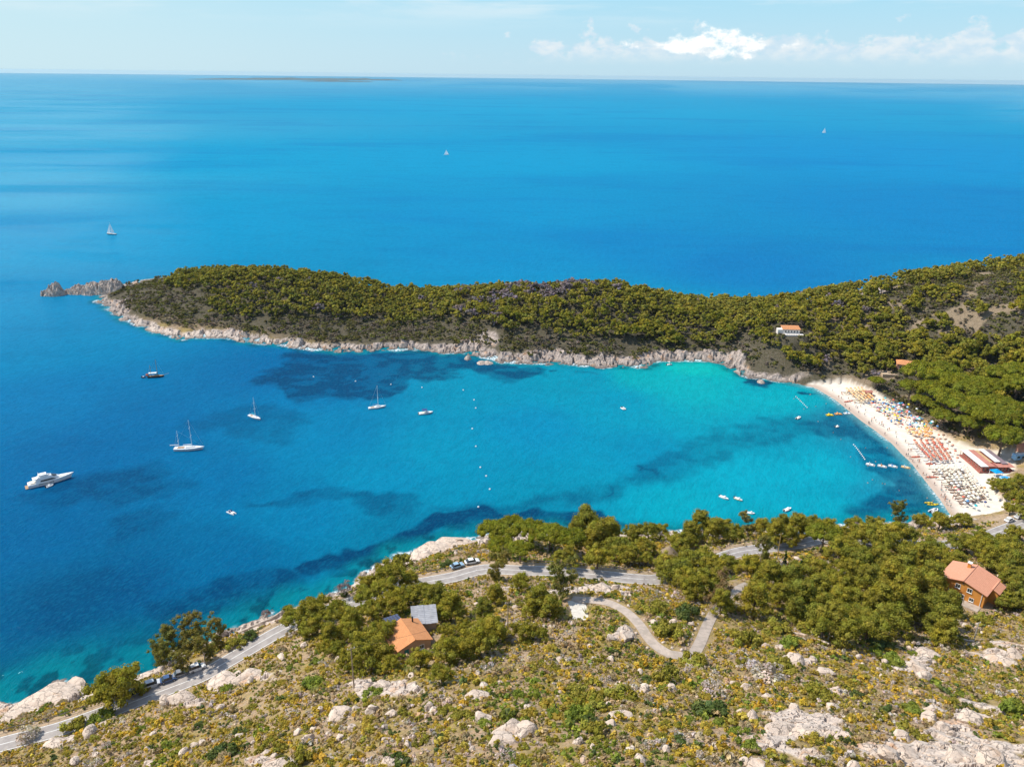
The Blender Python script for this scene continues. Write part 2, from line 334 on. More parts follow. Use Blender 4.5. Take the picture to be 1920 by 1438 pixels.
def terrain_mat():
    m = bpy.data.materials.new('ground'); m.use_nodes = True; t = NT(m.node_tree)
    out = t.n('ShaderNodeOutputMaterial'); b = t.n('ShaderNodeBsdfPrincipled'); t.put(out.inputs[0], b)
    geo = t.n('ShaderNodeNewGeometry'); pos = geo.outputs['Position']; sep = t.n('ShaderNodeSeparateXYZ'); t.put(sep.inputs[0], pos)
    A = lambda n: t.n('ShaderNodeAttribute', attribute_name=n).outputs['Fac']
    rock, far, sand, dirt = A('rock'), A('far'), A('sand'), A('dirt')
    n1 = t.noise(pos, 0.09, 6, 0.65); n2 = t.noise(pos, 0.9, 5, 0.65); n3 = t.noise(pos, 4.0, 4, 0.7)
    g = t.mix(t.ramp(n2, 0.38, 0.62), (0.42, 0.275, 0.165), (0.33, 0.25, 0.175))
    g = t.mix(t.ramp(n1, 0.42, 0.6), g, (0.31, 0.225, 0.08))
    g = t.mix(t.math('MULTIPLY', t.ramp(n3, 0.5, 0.66), 0.7), g, (0.13, 0.12, 0.05))
    g = t.mix(t.math('MULTIPLY', t.ramp(n3, 0.44, 0.28), 0.6), g, (0.46, 0.36, 0.26))
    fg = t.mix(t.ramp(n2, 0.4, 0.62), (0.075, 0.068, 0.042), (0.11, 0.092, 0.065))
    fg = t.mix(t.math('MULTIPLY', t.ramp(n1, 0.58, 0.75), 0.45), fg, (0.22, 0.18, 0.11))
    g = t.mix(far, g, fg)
    g = t.mix(dirt, g, (0.42, 0.31, 0.21))
    n5 = t.ramp(t.noise(pos, 0.5, 5, 0.6), 0.35, 0.65); r = t.mix(far, t.mix(n5, (0.64, 0.53, 0.445), (0.50, 0.41, 0.345)), t.mix(n5, (0.46, 0.375, 0.315), (0.32, 0.27, 0.245)))
    r = t.mix(t.math('MULTIPLY', t.ramp(t.noise(pos, 0.16, 4, 0.6), 0.56, 0.68), 0.65), r, (0.50, 0.27, 0.13))
    r = t.mix(t.math('MULTIPLY', t.ramp(t.noise(pos, 1.6, 6, 0.7), 0.50, 0.64), t.math('ADD', 0.35, t.math('MULTIPLY', far, 0.35))), r, (0.20, 0.185, 0.185))
    v = t.n('ShaderNodeTexVoronoi', feature='DISTANCE_TO_EDGE', i_Scale=0.34); wv = t.n('ShaderNodeVectorMath', operation='ADD')
    t.put(wv.inputs[0], pos); t.put(wv.inputs[1], t.vscale(t.noise(pos, 0.5, 4, 0.6, col=True), (3, 3, 3))); t.put(v.inputs['Vector'], wv)
    crack = t.ramp(v.outputs['Distance'], 0.035, 0.0)
    r = t.mix(t.math('MULTIPLY', crack, 0.7), r, (0.15, 0.12, 0.10))
    # the tide line: dark wet stone with weed
    wet = t.ramp(t.math('ADD', sep.outputs[2], t.math('MULTIPLY', t.noise(pos, 0.4, 3), 1.6)), 1.9, 0.7)
    r = t.mix(t.math('MULTIPLY', wet, 0.8), r, (0.10, 0.085, 0.075))
    g = t.mix(rock, g, r)
    s = t.mix(t.ramp(t.noise(pos, 0.35, 5, 0.6), 0.35, 0.65), (0.72, 0.64, 0.55), (0.64, 0.56, 0.475))
    s = t.mix(t.ramp(sep.outputs[2], 0.62, 0.32), s, (0.42, 0.33, 0.27))
    g = t.mix(sand, g, s)
    t.put(b.inputs['Base Color'], g); b.inputs['Roughness'].default_value = 0.9; b.inputs['Specular IOR Level'].default_value = 0.1
    hgt = t.math('ADD', t.math('MULTIPLY', t.noise(pos, 1.2, 7, 0.7), 0.6), t.math('MULTIPLY', crack, -0.35))
    bn = t.n('ShaderNodeBump', i_Strength=0.75, i_Distance=0.8); t.put(bn.inputs['Height'], hgt)
    bn2 = t.n('ShaderNodeBump', i_Strength=0.25, i_Distance=0.1); t.put(bn2.inputs['Height'], n3)
    mxn = t.mix(sand, bn.outputs[0], bn2.outputs[0]); t.put(b.inputs['Normal'], mxn)
    return m

# ------------------------------------------------------------------ object helpers
def tag(o, label, cat, group=None, kind=None):
    if label: o['label'] = label
    if cat: o['category'] = cat
    if group: o['group'] = group
    if kind: o['kind'] = kind
    return o
def link(name, me, parent=None):
    o = bpy.data.objects.new(name, me); COL.objects.link(o)
    if parent is not None: o.parent = parent
    return o
def empty(name, loc, rz=0.0, sc=1.0):
    o = bpy.data.objects.new(name, None); COL.objects.link(o); o.location = tuple(loc); o.rotation_euler = (0, 0, rz); o.scale = (sc,)*3
    o.empty_display_size = 0.5; return o
def big_mesh(name, V, loops, sizes, m, attrs=None, col=None, smooth=False):
    """numpy arrays to a mesh: loops is the flat list of vertex indices, sizes the corners per face"""
    me = bpy.data.meshes.new(name); V = np.asarray(V, np.float32); loops = np.asarray(loops, np.int32).ravel(); sizes = np.asarray(sizes, np.int32)
    me.vertices.add(len(V)); me.vertices.foreach_set('co', V.ravel())
    me.loops.add(len(loops)); me.loops.foreach_set('vertex_index', loops)
    st = np.zeros(len(sizes), np.int32); st[1:] = np.cumsum(sizes)[:-1]
    me.polygons.add(len(sizes)); me.polygons.foreach_set('loop_start', st); me.polygons.foreach_set('loop_total', sizes)
    me.update(calc_edges=True)
    for k, a in (attrs or {}).items():
        at_ = me.attributes.new(k, 'FLOAT', 'POINT'); at_.data.foreach_set('value', np.asarray(a, np.float32).ravel())
    if col is not None:
        at_ = me.attributes.new('col', 'FLOAT_COLOR', 'POINT')
        c = np.ones((len(V), 4), np.float32); c[:, :3] = col; at_.data.foreach_set('color', c.ravel())
    me.polygons.foreach_set('use_smooth', np.full(len(sizes), smooth))
    if m: me.materials.append(m)
    return me
class MB:
    """collects solids, builds them as one mesh object"""
    def __init__(s): s.v, s.f = [], []
    def add(s, V, F):
        n = len(s.v); s.v += [tuple(map(float, p)) for p in V]; s.f += [tuple(i+n for i in q) for q in F]; return s
    def box(s, c, d, rz=0.0):
        x, y, z = d[0]/2, d[1]/2, d[2]/2; a, b = math.cos(rz), math.sin(rz); V = []
        for k in (-1, 1):
            for i, j in ((-1, -1), (1, -1), (1, 1), (-1, 1)):
                px, py = i*x, j*y; V.append((c[0]+px*a-py*b, c[1]+px*b+py*a, c[2]+k*z))
        return s.add(V, [(3, 2, 1, 0), (4, 5, 6, 7), (0, 1, 5, 4), (1, 2, 6, 5), (2, 3, 7, 6), (3, 0, 4, 7)])
    def rings(s, rings, cap=True):
        n = len(rings[0]); V = [p for r in rings for p in r]; F = []
        for i in range(len(rings)-1):
            for j in range(n):
                F.append((i*n+j, i*n+(j+1) % n, (i+1)*n+(j+1) % n, (i+1)*n+j))
        if cap: F += [tuple(range(n))[::-1], tuple(range((len(rings)-1)*n, len(rings)*n))]
        return s.add(V, F)
    def tube(s, pts, rad, n=6):
        P = [Vector(p) for p in pts]; rr = rad if isinstance(rad, (list, tuple)) else [rad]*len(P); rings = []
        for i, p in enumerate(P):
            d = (P[min(i+1, len(P)-1)]-P[max(i-1, 0)]).normalized(); u = d.orthogonal().normalized() if abs(d.z) < 0.9 else (Vector((1, 0, 0))-d*d.x).normalized()
            w = d.cross(u); rings.append([p+(u*math.cos(2*math.pi*k/n)+w*math.sin(2*math.pi*k/n))*rr[i] for k in range(n)])
        return s.rings(rings)
    def prism(s, poly, z0, z1):
        return s.rings([[(p[0], p[1], z0) for p in poly], [(p[0], p[1], z1) for p in poly]])
    def mesh(s, name, m):
        me = bpy.data.meshes.new(name); me.from_pydata(s.v, [], s.f); me.update()
        bm = bmesh.new(); bm.from_mesh(me); bmesh.ops.recalc_face_normals(bm, faces=bm.faces); bm.to_mesh(me); bm.free()
        if m: me.materials.append(m)
        return me
    def build(s, name, m, parent=None): return link(name, s.mesh(name, m), parent)
def copy_tree(o, parent=None):
    c = o.copy(); COL.objects.link(c)
    if parent is not None: c.parent = parent
    for ch in list(o.children): copy_tree(ch, c)
    return c

# ------------------------------------------------------------------ levelled ground under the buildings, then the land itself
for px, py, r in [(762, 1205, 6.5), (1822, 1122, 10), (1482, 626, 9), (1700, 693, 8), (1848, 862, 11)]:
    p = hit(px, py); PADS.append(p); pad(p[0], p[1], r, p[2])

def build_land():
    keep = (H > -3.0)
    q = keep[:-1, :-1] | keep[1:, :-1] | keep[:-1, 1:] | keep[1:, 1:]
    idx = np.arange(NR*NA).reshape(NR, NA)
    quads = np.stack([idx[:-1, :-1], idx[:-1, 1:], idx[1:, 1:], idx[1:, :-1]], -1)
    sandm = sstep(DB, -1.2, 0.8)
    fsand = ((DB[:-1, :-1] > -1.0) & (DCj[:-1, :-1] > -16) | (DB[:-1, :-1] > -26) & (DCj[:-1, :-1] < 0) & (sandy[:-1, :-1] > 0.02) & (GX[:-1, :-1] > 140))
    rockm = np.maximum(sstep(shore, 0.35, 0.6), outc)
    slope = np.hypot(np.gradient(H, axis=1), np.gradient(H, axis=0))
    bare = 0.55*sstep(fbm(GX/14, GY/14, 71, 4), 0.60, 0.68)*far_side*(1-headland)
    pxr, pyr, _ = proj(np.stack([GX, GY, np.maximum(H, 0)], -1)); pxr = pxr.reshape(H.shape); pyr = pyr.reshape(H.shape)
    crag = np.maximum(0, 1.2-np.hypot((pxr-1635)/34, (pyr-540)/16)) + np.maximum(0, 0.9-np.hypot((pxr-915)/30, (pyr-635)/26))
    rockm = np.maximum(rockm, sstep(crag+0.5*(fbm(GX/5, GY/5, 77, 3)-0.5), 0.2, 0.45)*far_side)
    dirtm = np.maximum(sstep(seg_dist(GX, GY, DIRT)[0], 2.4, 1.4), bare*0.8)
    dirtm = np.maximum(dirtm, sstep(RD, 6.5, 4.0)*0.8)
    A = dict(rock=rockm*(1-sandm), far=np.maximum(far_side, 0), sand=np.where(sandy > 0.02, np.maximum(sandm, (DCj < 0)*sandy*1.0), 0), dirt=dirtm)
    P = np.stack([GX, GY, H], -1).reshape(-1, 3)
    m = terrain_mat()
    for name, sel in (('terrain', q & ~fsand), ('beach', q & fsand)):
        Q = quads[sel]; u, inv = np.unique(Q.ravel(), return_inverse=True)
        me = big_mesh(name, P[u], inv, np.full(len(Q), 4), m, {k: a.ravel()[u] for k, a in A.items()}, smooth=True)
        rk_ = A['rock'].ravel()[u]; me.polygons.foreach_set('use_smooth', ~(rk_[inv.reshape(-1, 4)].mean(1) > 0.5)); o = link(name, me); tag(o, 'pale sand beach curving round the head of the bay' if name == 'beach' else 'rocky scrub covered land around the bay', name, kind='structure')
build_land()

# ------------------------------------------------------------------ the sea
sea_samples = [(960, 165, 40, 165, 222), (960, 200, 0, 168, 226), (960, 300, 0, 163, 223), (960, 400, 0, 153, 217), (960, 480, 0, 148, 212), (100, 170, 70, 170, 222), (100, 250, 60, 172, 224), (100, 350, 50, 172, 224), (100, 450, 20, 160, 220), (300, 300, 0, 166, 224), (300, 420, 0, 158, 218),
  (1500, 200, 0, 163, 222), (1700, 300, 0, 152, 222), (1800, 400, 0, 138, 212), (1400, 500, 0, 130, 205), (1200, 460, 0, 140, 210), (1900, 180, 60, 170, 226), (1900, 420, 0, 136, 210), (50, 560, 0, 150, 215), (60, 650, 0, 140, 205), (200, 620, 0, 142, 206), (100, 750, 0, 125, 195), (250, 800, 0, 113, 183), (150, 850, 0, 108, 178),
  (60, 1000, 0, 104, 170), (250, 1100, 0, 94, 155), (100, 1150, 0, 92, 150), (100, 1240, 0, 106, 152), (220, 1220, 0, 106, 150), (400, 900, 0, 118, 184), (400, 1050, 0, 110, 172), (500, 700, 0, 112, 182), (600, 820, 0, 138, 200), (600, 720, 0, 128, 195), (560, 950, 0, 132, 193), (700, 900, 0, 148, 204), (850, 850, 0, 155, 205), (850, 950, 0, 150, 200), (750, 1000, 0, 128, 178),
  (1000, 800, 0, 168, 208), (1000, 950, 0, 150, 195), (1150, 750, 0, 180, 208), (1200, 850, 0, 172, 206), (1300, 950, 0, 198, 214), (1400, 900, 0, 200, 220), (1300, 720, 0, 208, 210), (1300, 688, 20, 228, 212), (1200, 705, 0, 205, 206), (1450, 740, 0, 206, 214), (1450, 820, 0, 184, 206), (1550, 880, 0, 202, 220), (1550, 960, 0, 196, 214), (1600, 800, 40, 165, 190), (1640, 860, 20, 172, 200), (1660, 940, 20, 172, 200), (1720, 920, 60, 150, 185), (1100, 705, 0, 180, 205), (900, 730, 0, 155, 202), (1400, 980, 0, 190, 205)]
grass_px = [
 ([(560, 655), (640, 662), (760, 659), (870, 668), (960, 684), (1015, 694), (1015, 704), (950, 710), (870, 695), (830, 700), (862, 713), (800, 719), (780, 705), (755, 700), (745, 720), (755, 735), (700, 738), (640, 745), (600, 752), (540, 740), (480, 715), (520, 690)], 0.54, 3.5),
 ([(590, 785), (530, 800), (520, 825), (440, 815), (370, 790), (420, 770), (500, 765)], 0.26, 7),
 ([(205, 885), (280, 875), (330, 905), (290, 930), (200, 945), (80, 925)], 0.40, 8), ([(205, 980), (290, 958), (295, 990), (220, 1002)], 0.34, 6),
 ([(470, 942), (560, 930), (640, 928), (740, 934), (790, 945), (740, 951), (640, 941), (560, 943)], 0.38, 3.5),
 ([(540, 1075), (620, 1040), (700, 1015), (760, 1000), (830, 978), (900, 955), (1000, 956), (1060, 964), (1130, 958), (1200, 970), (1290, 985), (1280, 1000), (1150, 990), (1000, 992), (900, 992), (830, 1005), (740, 1022), (680, 1052), (620, 1075), (560, 1092)], 0.78, 3),
 ([(300, 1120), (430, 1080), (520, 1085), (570, 1105), (470, 1155), (380, 1150), (320, 1150)], 0.5, 5), ([(80, 1110), (200, 1080), (260, 1100), (240, 1150), (130, 1170)], 0.22, 8),
 ([(820, 966), (1000, 937), (1100, 915), (1200, 890), (1260, 850), (1340, 815), (1400, 800), (1500, 780), (1600, 775), (1650, 800), (1560, 802), (1480, 818), (1380, 835), (1290, 880), (1200, 905), (1100, 932), (980, 950)], 0.30, 6),
 ([(1500, 790), (1560, 780), (1600, 800), (1640, 830), (1690, 870), (1720, 900), (1690, 895), (1640, 850), (1590, 825), (1540, 815)], 0.42, 4),
 ([(1610, 850), (1690, 868), (1735, 905), (1750, 935), (1740, 952), (1700, 962), (1640, 968), (1590, 960), (1660, 938), (1700, 922), (1650, 885)], 0.48, 3.5),
 ([(1610, 790), (1640, 812), (1682, 850), (1660, 845), (1630, 818)], 0.5, 2), ([(1405, 712), (1435, 716), (1432, 729), (1410, 726)], 0.75, 1.5), ([(1488, 732), (1525, 736), (1500, 739)], 0.6, 1.5), ([(1200, 879), (1242, 878), (1228, 889)], 0.5, 1.5), ([(1140, 898), (1162, 905), (1148, 916)], 0.5, 1.5), ([(1030, 697), (1052, 700), (1040, 704)], 0.7, 1.2),
 ([(880, 684), (920, 690), (1010, 692), (1010, 700), (940, 706), (900, 697)], 0.5, 1.5), ([(1080, 700), (1120, 698), (1110, 704)], 0.35, 2)]

SKYREFL = np.array([0.004, 0.008, 0.012]); SEAK = 1.84
def water_mat():
    m = bpy.data.materials.new('sea_water'); m.use_nodes = True; t = NT(m.node_tree)
    out = t.n('ShaderNodeOutputMaterial'); b = t.n('ShaderNodeBsdfDiffuse'); gl = t.n('ShaderNodeBsdfGlossy'); ms = t.n('ShaderNodeMixShader'); t.put(out.inputs[0], ms); t.put(ms.inputs[1], b); t.put(ms.inputs[2], gl)
    pos = t.n('ShaderNodeNewGeometry').outputs['Position']; colr = t.n('ShaderNodeAttribute', attribute_name='col').outputs['Color']
    foam = t.n('ShaderNodeAttribute', attribute_name='foam').outputs['Fac']; far = t.n('ShaderNodeAttribute', attribute_name='far').outputs['Fac']
    rot = t.n('ShaderNodeMapping'); rot.inputs['Rotation'].default_value = (0, 0, R(28)); t.put(rot.inputs['Vector'], pos)
    p1 = t.vscale(rot.outputs[0], (1.0, 0.42, 1.0))
    w1 = t.noise(p1, 0.30, 3, 0.6, 0.5); w2 = t.noise(p1, 1.1, 3, 0.6, 0.3); w3 = t.noise(t.vscale(pos, (0.5, 1.0, 1.0)), 0.035, 5, 0.6)
    gust = t.noise(t.vscale(pos, (0.35, 1.0, 1.0)), 0.0035, 5, 0.6, 0.6)
    c = t.mix(t.math('MULTIPLY', t.ramp(w1, 0.35, 0.68), 0.16), colr, (0.0, 0.02, 0.07))
    c = t.mix(t.math('MULTIPLY', t.ramp(w2, 0.42, 0.70), 0.14), c, t.mix(0.5, colr, (0.02, 0.42, 0.58)))
    c = t.mix(t.math('MULTIPLY', t.ramp(w3, 0.45, 0.7), 0.10), c, (0.0, 0.03, 0.10))
    c = t.mix(t.math('MULTIPLY', t.math('MULTIPLY', t.ramp(gust, 0.48, 0.66), far), 0.22), c, (0.0, 0.06, 0.26))
    fm = t.math('MULTIPLY', foam, t.ramp(t.noise(pos, 0.7, 5, 0.7), 0.42, 0.58))
    c = t.mix(fm, c, (0.75, 0.8, 0.82))
    t.put(b.inputs['Color'], c); gl.inputs['Roughness'].default_value = 0.13; gl.inputs['Color'].default_value = (0.5, 0.88, 1, 1)
    fr = t.n('ShaderNodeFresnel', i_IOR=1.333); sheen_mask = t.math('MULTIPLY', t.n('ShaderNodeAttribute', attribute_name='sheen_mask').outputs['Fac'], t.ramp(t.noise(t.vscale(pos, (0.25, 1.0, 1.0)), 0.004, 5, 0.62, 0.5), 0.30, 0.62))
    # a ruffled sea never turns into a mirror at grazing angles
    t.put(ms.inputs[0], t.math('MINIMUM', t.math('MULTIPLY', fr, t.math('ADD', 0.4, t.math('MULTIPLY', sheen_mask, 0.5))), t.math('ADD', 0.05, t.math('MULTIPLY', sheen_mask, 0.34))))
    bn = t.n('ShaderNodeBump', i_Strength=1.0, i_Distance=0.6); t.put(bn.inputs['Height'], t.math('ADD', w1, t.math('MULTIPLY', w2, 0.75))); t.put(b.inputs['Normal'], bn); t.put(gl.inputs['Normal'], bn)
    return m
def build_sea():
    na = 760; az = np.radians(np.linspace(-58, 58, na))
    rr = np.concatenate([np.exp(np.linspace(math.log(110), math.log(1500), 640)), np.exp(np.linspace(math.log(1500), math.log(42000), 120))[1:]])
    X, Y = np.sin(az)[None]*rr[:, None], np.cos(az)[None]*rr[:, None]
    px, py, dz = proj(np.stack([X, Y, 0*X], -1)); px = px.reshape(X.shape); py = py.reshape(X.shape)
    # water colour: clear shallows over sand to deep blue, from sampled colours, blended smoothly; pale sheen at far left is painted in
    S = np.array(sea_samples, float); Pw = np.array([at(a, b)[:2] for a, b in S[:, :2]])
    def feat(x, y):
        r = np.hypot(x, y); return np.arctan2(x, y)*2.2, np.log(r)*2.0
    fs = feat(Pw[:, 0], Pw[:, 1]); fx, fy = feat(X, Y)
    S[:, 3] = np.where(S[:, 1] > 550, np.where(S[:, 3] > 160, S[:, 3]*0.93, S[:, 3]*1.03), S[:, 3]); S[:, 3] = np.where(S[:, 1] < 550, S[:, 3]*1.05, S[:, 3]); S[:, 4] = np.where(S[:, 1] > 550, S[:, 4]*0.965, S[:, 4]); lin = np.array([srgb(*c) for c in S[:, 2:]])
    num = np.zeros(X.shape+(3,)); den = np.zeros(X.shape)
    for k in range(len(S)):
        d2 = (fx-fs[0][k])**2+(fy-fs[1][k])**2
        w = 1/(d2+0.0015)**1.7; num += w[..., None]*lin[k]; den += w
    C = num/den[..., None]
    r = np.hypot(X, Y); dc = np.where(r < 770, grid_at(DCj, X, Y), -999); sd = np.where(r < 770, grid_at(sandy, X, Y), 0)
    wx = X+8*(vnoise(X/16, Y/16, 81)-0.5)+7*(vnoise(X/4.5, Y/4.5, 82)-0.5); wy = Y+14*(vnoise(X/14, Y/20, 83)-0.5)+6*(vnoise(X/5, Y/5, 84)-0.5)
    dark = np.zeros(X.shape)
    for poly, st, soft in grass_px:
        P = [tuple(at(*p)[:2]) for p in poly]; xs = [p[0] for p in P]; ys = [p[1] for p in P]
        bx = (X > min(xs)-40) & (X < max(xs)+40) & (Y > min(ys)-40) & (Y < max(ys)+40)
        v = np.zeros(X.shape); v[bx] = sstep(sdist(wx[bx], wy[bx], P), -soft*1.15, soft*0.3)
        mott = 0.62+0.38*sstep(fbm(X/7, Y/5, 91, 4), 0.38, 0.6)
        dark = np.maximum(dark, st*v*mott)
    gcol = np.array(srgb(0, 66, 112)); dark = np.clip(dark*1.55, 0, 0.92)
    C = C*(1-dark[..., None])+gcol*dark[..., None]
    # green shallows with drowned boulders along the rocks
    sh = sstep(dc, -13, -1)*(1-sd)*sstep(GX.max(), 0, 1)
    nearb = sstep(Y, 300, 270); teal = np.array(srgb(0, 150, 160)); drown = sstep(fbm(X/5, Y/5, 95, 4), 0.5, 0.6)
    wid = np.where(nearb > .5, sstep(dc, -12-9*sstep(X, -50, -95), -2), sstep(dc, -8, 0))*(1-sd)*0.8
    C = C*(1-wid[..., None])+(teal*(1-0.7*drown[..., None])+np.array([0, .02, .03])*0.7*drown[..., None])*wid[..., None]
    edge = sstep(dc, -7, 0)*sd*sstep(X, 130, 150); C = C*(1-edge[..., None]*0.75)+np.array(srgb(120, 185, 190))*edge[..., None]*0.75
    foam = sstep(dc, -1.6, -0.3)*(1-sd)+0.8*sstep(np.abs(dc+0.5), 0.9, 0.1)*sd
    foam *= sstep(fbm(X/8, Y/8, 99, 3), 0.42, 0.58)
    az2 = np.degrees(np.arctan2(X, Y)); sheen_mask = sstep(az2+6*(fbm(X/300, Y/900, 120, 3)-0.5), -20, -29)*sstep(r, 480, 900); sheen_mask = np.maximum(sheen_mask, sstep(r, 6000, 14000)*sstep(fbm(az2/7, np.log(r)*3, 124, 3), 0.40, 0.6)); sheen_mask = np.maximum(sheen_mask, 0.9*sstep(az2, 28, 33)*sstep(r, 3000, 6000))  # placed sheen: stronger sky reflection painted in at left and towards the horizon
    C = np.clip((C-SKYREFL)/SEAK, 0.0, 1)
    idx = np.arange(len(rr)*na).reshape(len(rr), na)
    ok = dc > 14; ok = ~(ok[:-1, :-1] & ok[1:, 1:])
    Q = np.stack([idx[:-1, :-1], idx[:-1, 1:], idx[1:, 1:], idx[1:, :-1]], -1)[ok]
    u, inv = np.unique(Q.ravel(), return_inverse=True)
    V = np.stack([X, Y, 0*X], -1).reshape(-1, 3)
    me = big_mesh('water', V[u], inv, np.full(len(Q), 4), water_mat(), {'sheen_mask': sheen_mask.ravel()[u], 'foam': foam.ravel()[u], 'far': sstep(r, 500, 900).ravel()[u]}, C.reshape(-1, 3)[u], smooth=True)
    tag(link('water', me), 'sea running from turquoise bay to deep blue horizon', 'sea', kind='structure')
build_sea()

# ------------------------------------------------------------------ road, footpath, markings
def strip(name, line, w, dz, m, off=0.0, sides=True):
    T = np.gradient(line[:, :2], axis=0); T /= np.linalg.norm(T, axis=1)[:, None]; N = np.stack([-T[:, 1], T[:, 0]], 1)
    L = line[:, :2]+N*(off+w/2); Rr = line[:, :2]+N*(off-w/2); n = len(line); z = line[:, 2]+dz
    rings = [[(L[i, 0], L[i, 1], z[i]), (Rr[i, 0], Rr[i, 1], z[i]), (Rr[i, 0], Rr[i, 1], z[i]-0.35), (L[i, 0], L[i, 1], z[i]-0.35)] for i in range(n)] if sides else None
    mb = MB()
    if sides: mb.rings(rings)
    else:
        V = [p for i in range(n) for p in ((L[i, 0], L[i, 1], z[i]), (Rr[i, 0], Rr[i, 1], z[i]))]
        mb.add(V, [(2*i, 2*i+1, 2*i+3, 2*i+2) for i in range(n-1)])
    return mb.build(name, m)
asphalt = mat('asphalt', (0.36, 0.325, 0.30), (0.28, 0.25, 0.235), 0.5, 0.9, 0.2)
concrete = mat('concrete', (0.44, 0.36, 0.30), (0.33, 0.275, 0.23), 0.7, 0.9, 0.3)
roadpaint = mat('road_paint', (0.78, 0.77, 0.74), (0.62, 0.61, 0.58), 2.0, 0.7)
tag(strip('road', ROAD, 5.0, 0.07, asphalt), 'grey two lane coast road', 'road', kind='structure')
for off in (2.3, -2.3, 0.0):
    tag(strip('road_marking', ROAD, 0.16, 0.078, roadpaint, off, False), 'white painted line on the coast road', 'road marking', kind='structure')
tag(strip('path', PATH, 2.5, 0.08, concrete), 'winding concrete path on the slope', 'path', kind='structure')
tag(strip('driveway', DRIVE, 4.2, 0.06, mat('pale_concrete', (0.62, 0.58, 0.52), None, 1.0, 0.9)), 'pale concrete drive below the path bend', 'drive', kind='structure')

# ------------------------------------------------------------------ foliage geometry
def ico(sub):
    bm = bmesh.new(); bmesh.ops.create_icosphere(bm, subdivisions=sub, radius=1.0)
    V = np.array([v.co[:] for v in bm.verts]); F = np.array([[v.index for v in f.verts] for f in bm.faces]); bm.free(); return V, F
ICO1, ICO2, ICO3 = ico(1), ico(2), ico(3)
def unit(n, rng):
    v = rng.normal(size=(n, 3)); return v/np.linalg.norm(v, axis=1)[:, None]
def puff_cloud(C, rad, leaf, n_leaf, rng, hull=ICO1, core=0.82, flat=0.8, val=None, tint=None):
    """leafy clumps: at each centre a lumpy core and n_leaf small leaf sprays round it. Returns V, loops, sizes, colour"""
    n = len(C); hv, hf = hull; V, L, S, K = [], [], [], []
    val = rng.uniform(0.72, 1.25, n) if val is None else val
    colr = np.ones((n, 3))*val[:, None]
    colr[:, 0] *= rng.uniform(0.88, 1.12, n); colr[:, 2] *= rng.uniform(0.8, 1.2, n)
    if tint is not None: colr = colr*tint
    base = 0
    if core > 0:
        jit = 1+rng.uniform(-0.22, 0.22, (n, len(hv)))
        P = C[:, None]+hv[None]*(jit*rad[:, None]*core)[..., None]*np.array([1, 1, flat])
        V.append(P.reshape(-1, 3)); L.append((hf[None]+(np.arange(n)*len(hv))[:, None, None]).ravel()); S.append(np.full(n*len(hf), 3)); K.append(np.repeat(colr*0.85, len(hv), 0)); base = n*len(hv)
    if n_leaf:
        d = unit(n*n_leaf, rng); d[:, 2] = np.where(d[:, 2] < -0.5, -d[:, 2], d[:, 2])
        rr = np.repeat(rad, n_leaf); cc = np.repeat(C, n_leaf, 0)
        p = cc+d*(rr*rng.uniform(0.78, 1.12, n*n_leaf))[:, None]*np.array([1, 1, flat])
        nn = d+0.75*unit(n*n_leaf, rng); nn /= np.linalg.norm(nn, axis=1)[:, None]
        u = np.cross(nn, unit(n*n_leaf, rng)); u /= np.linalg.norm(u, axis=1)[:, None]+1e-9; w = np.cross(nn, u)
        ls = leaf*rng.uniform(0.6, 1.35, n*n_leaf)[:, None]
        q = np.stack([p-u*ls*0.5, p+w*ls*0.38, p+u*ls*0.6, p-w*ls*0.38], 1).reshape(-1, 3)
        V.append(q); L.append(np.arange(len(q))+base); S.append(np.full(n*n_leaf, 4))
        K.append(np.repeat(np.repeat(colr, n_leaf, 0)*rng.uniform(0.8, 1.25, n*n_leaf)[:, None], 4, 0))
    return np.concatenate(V), np.concatenate(L), np.concatenate(S), np.concatenate(K)
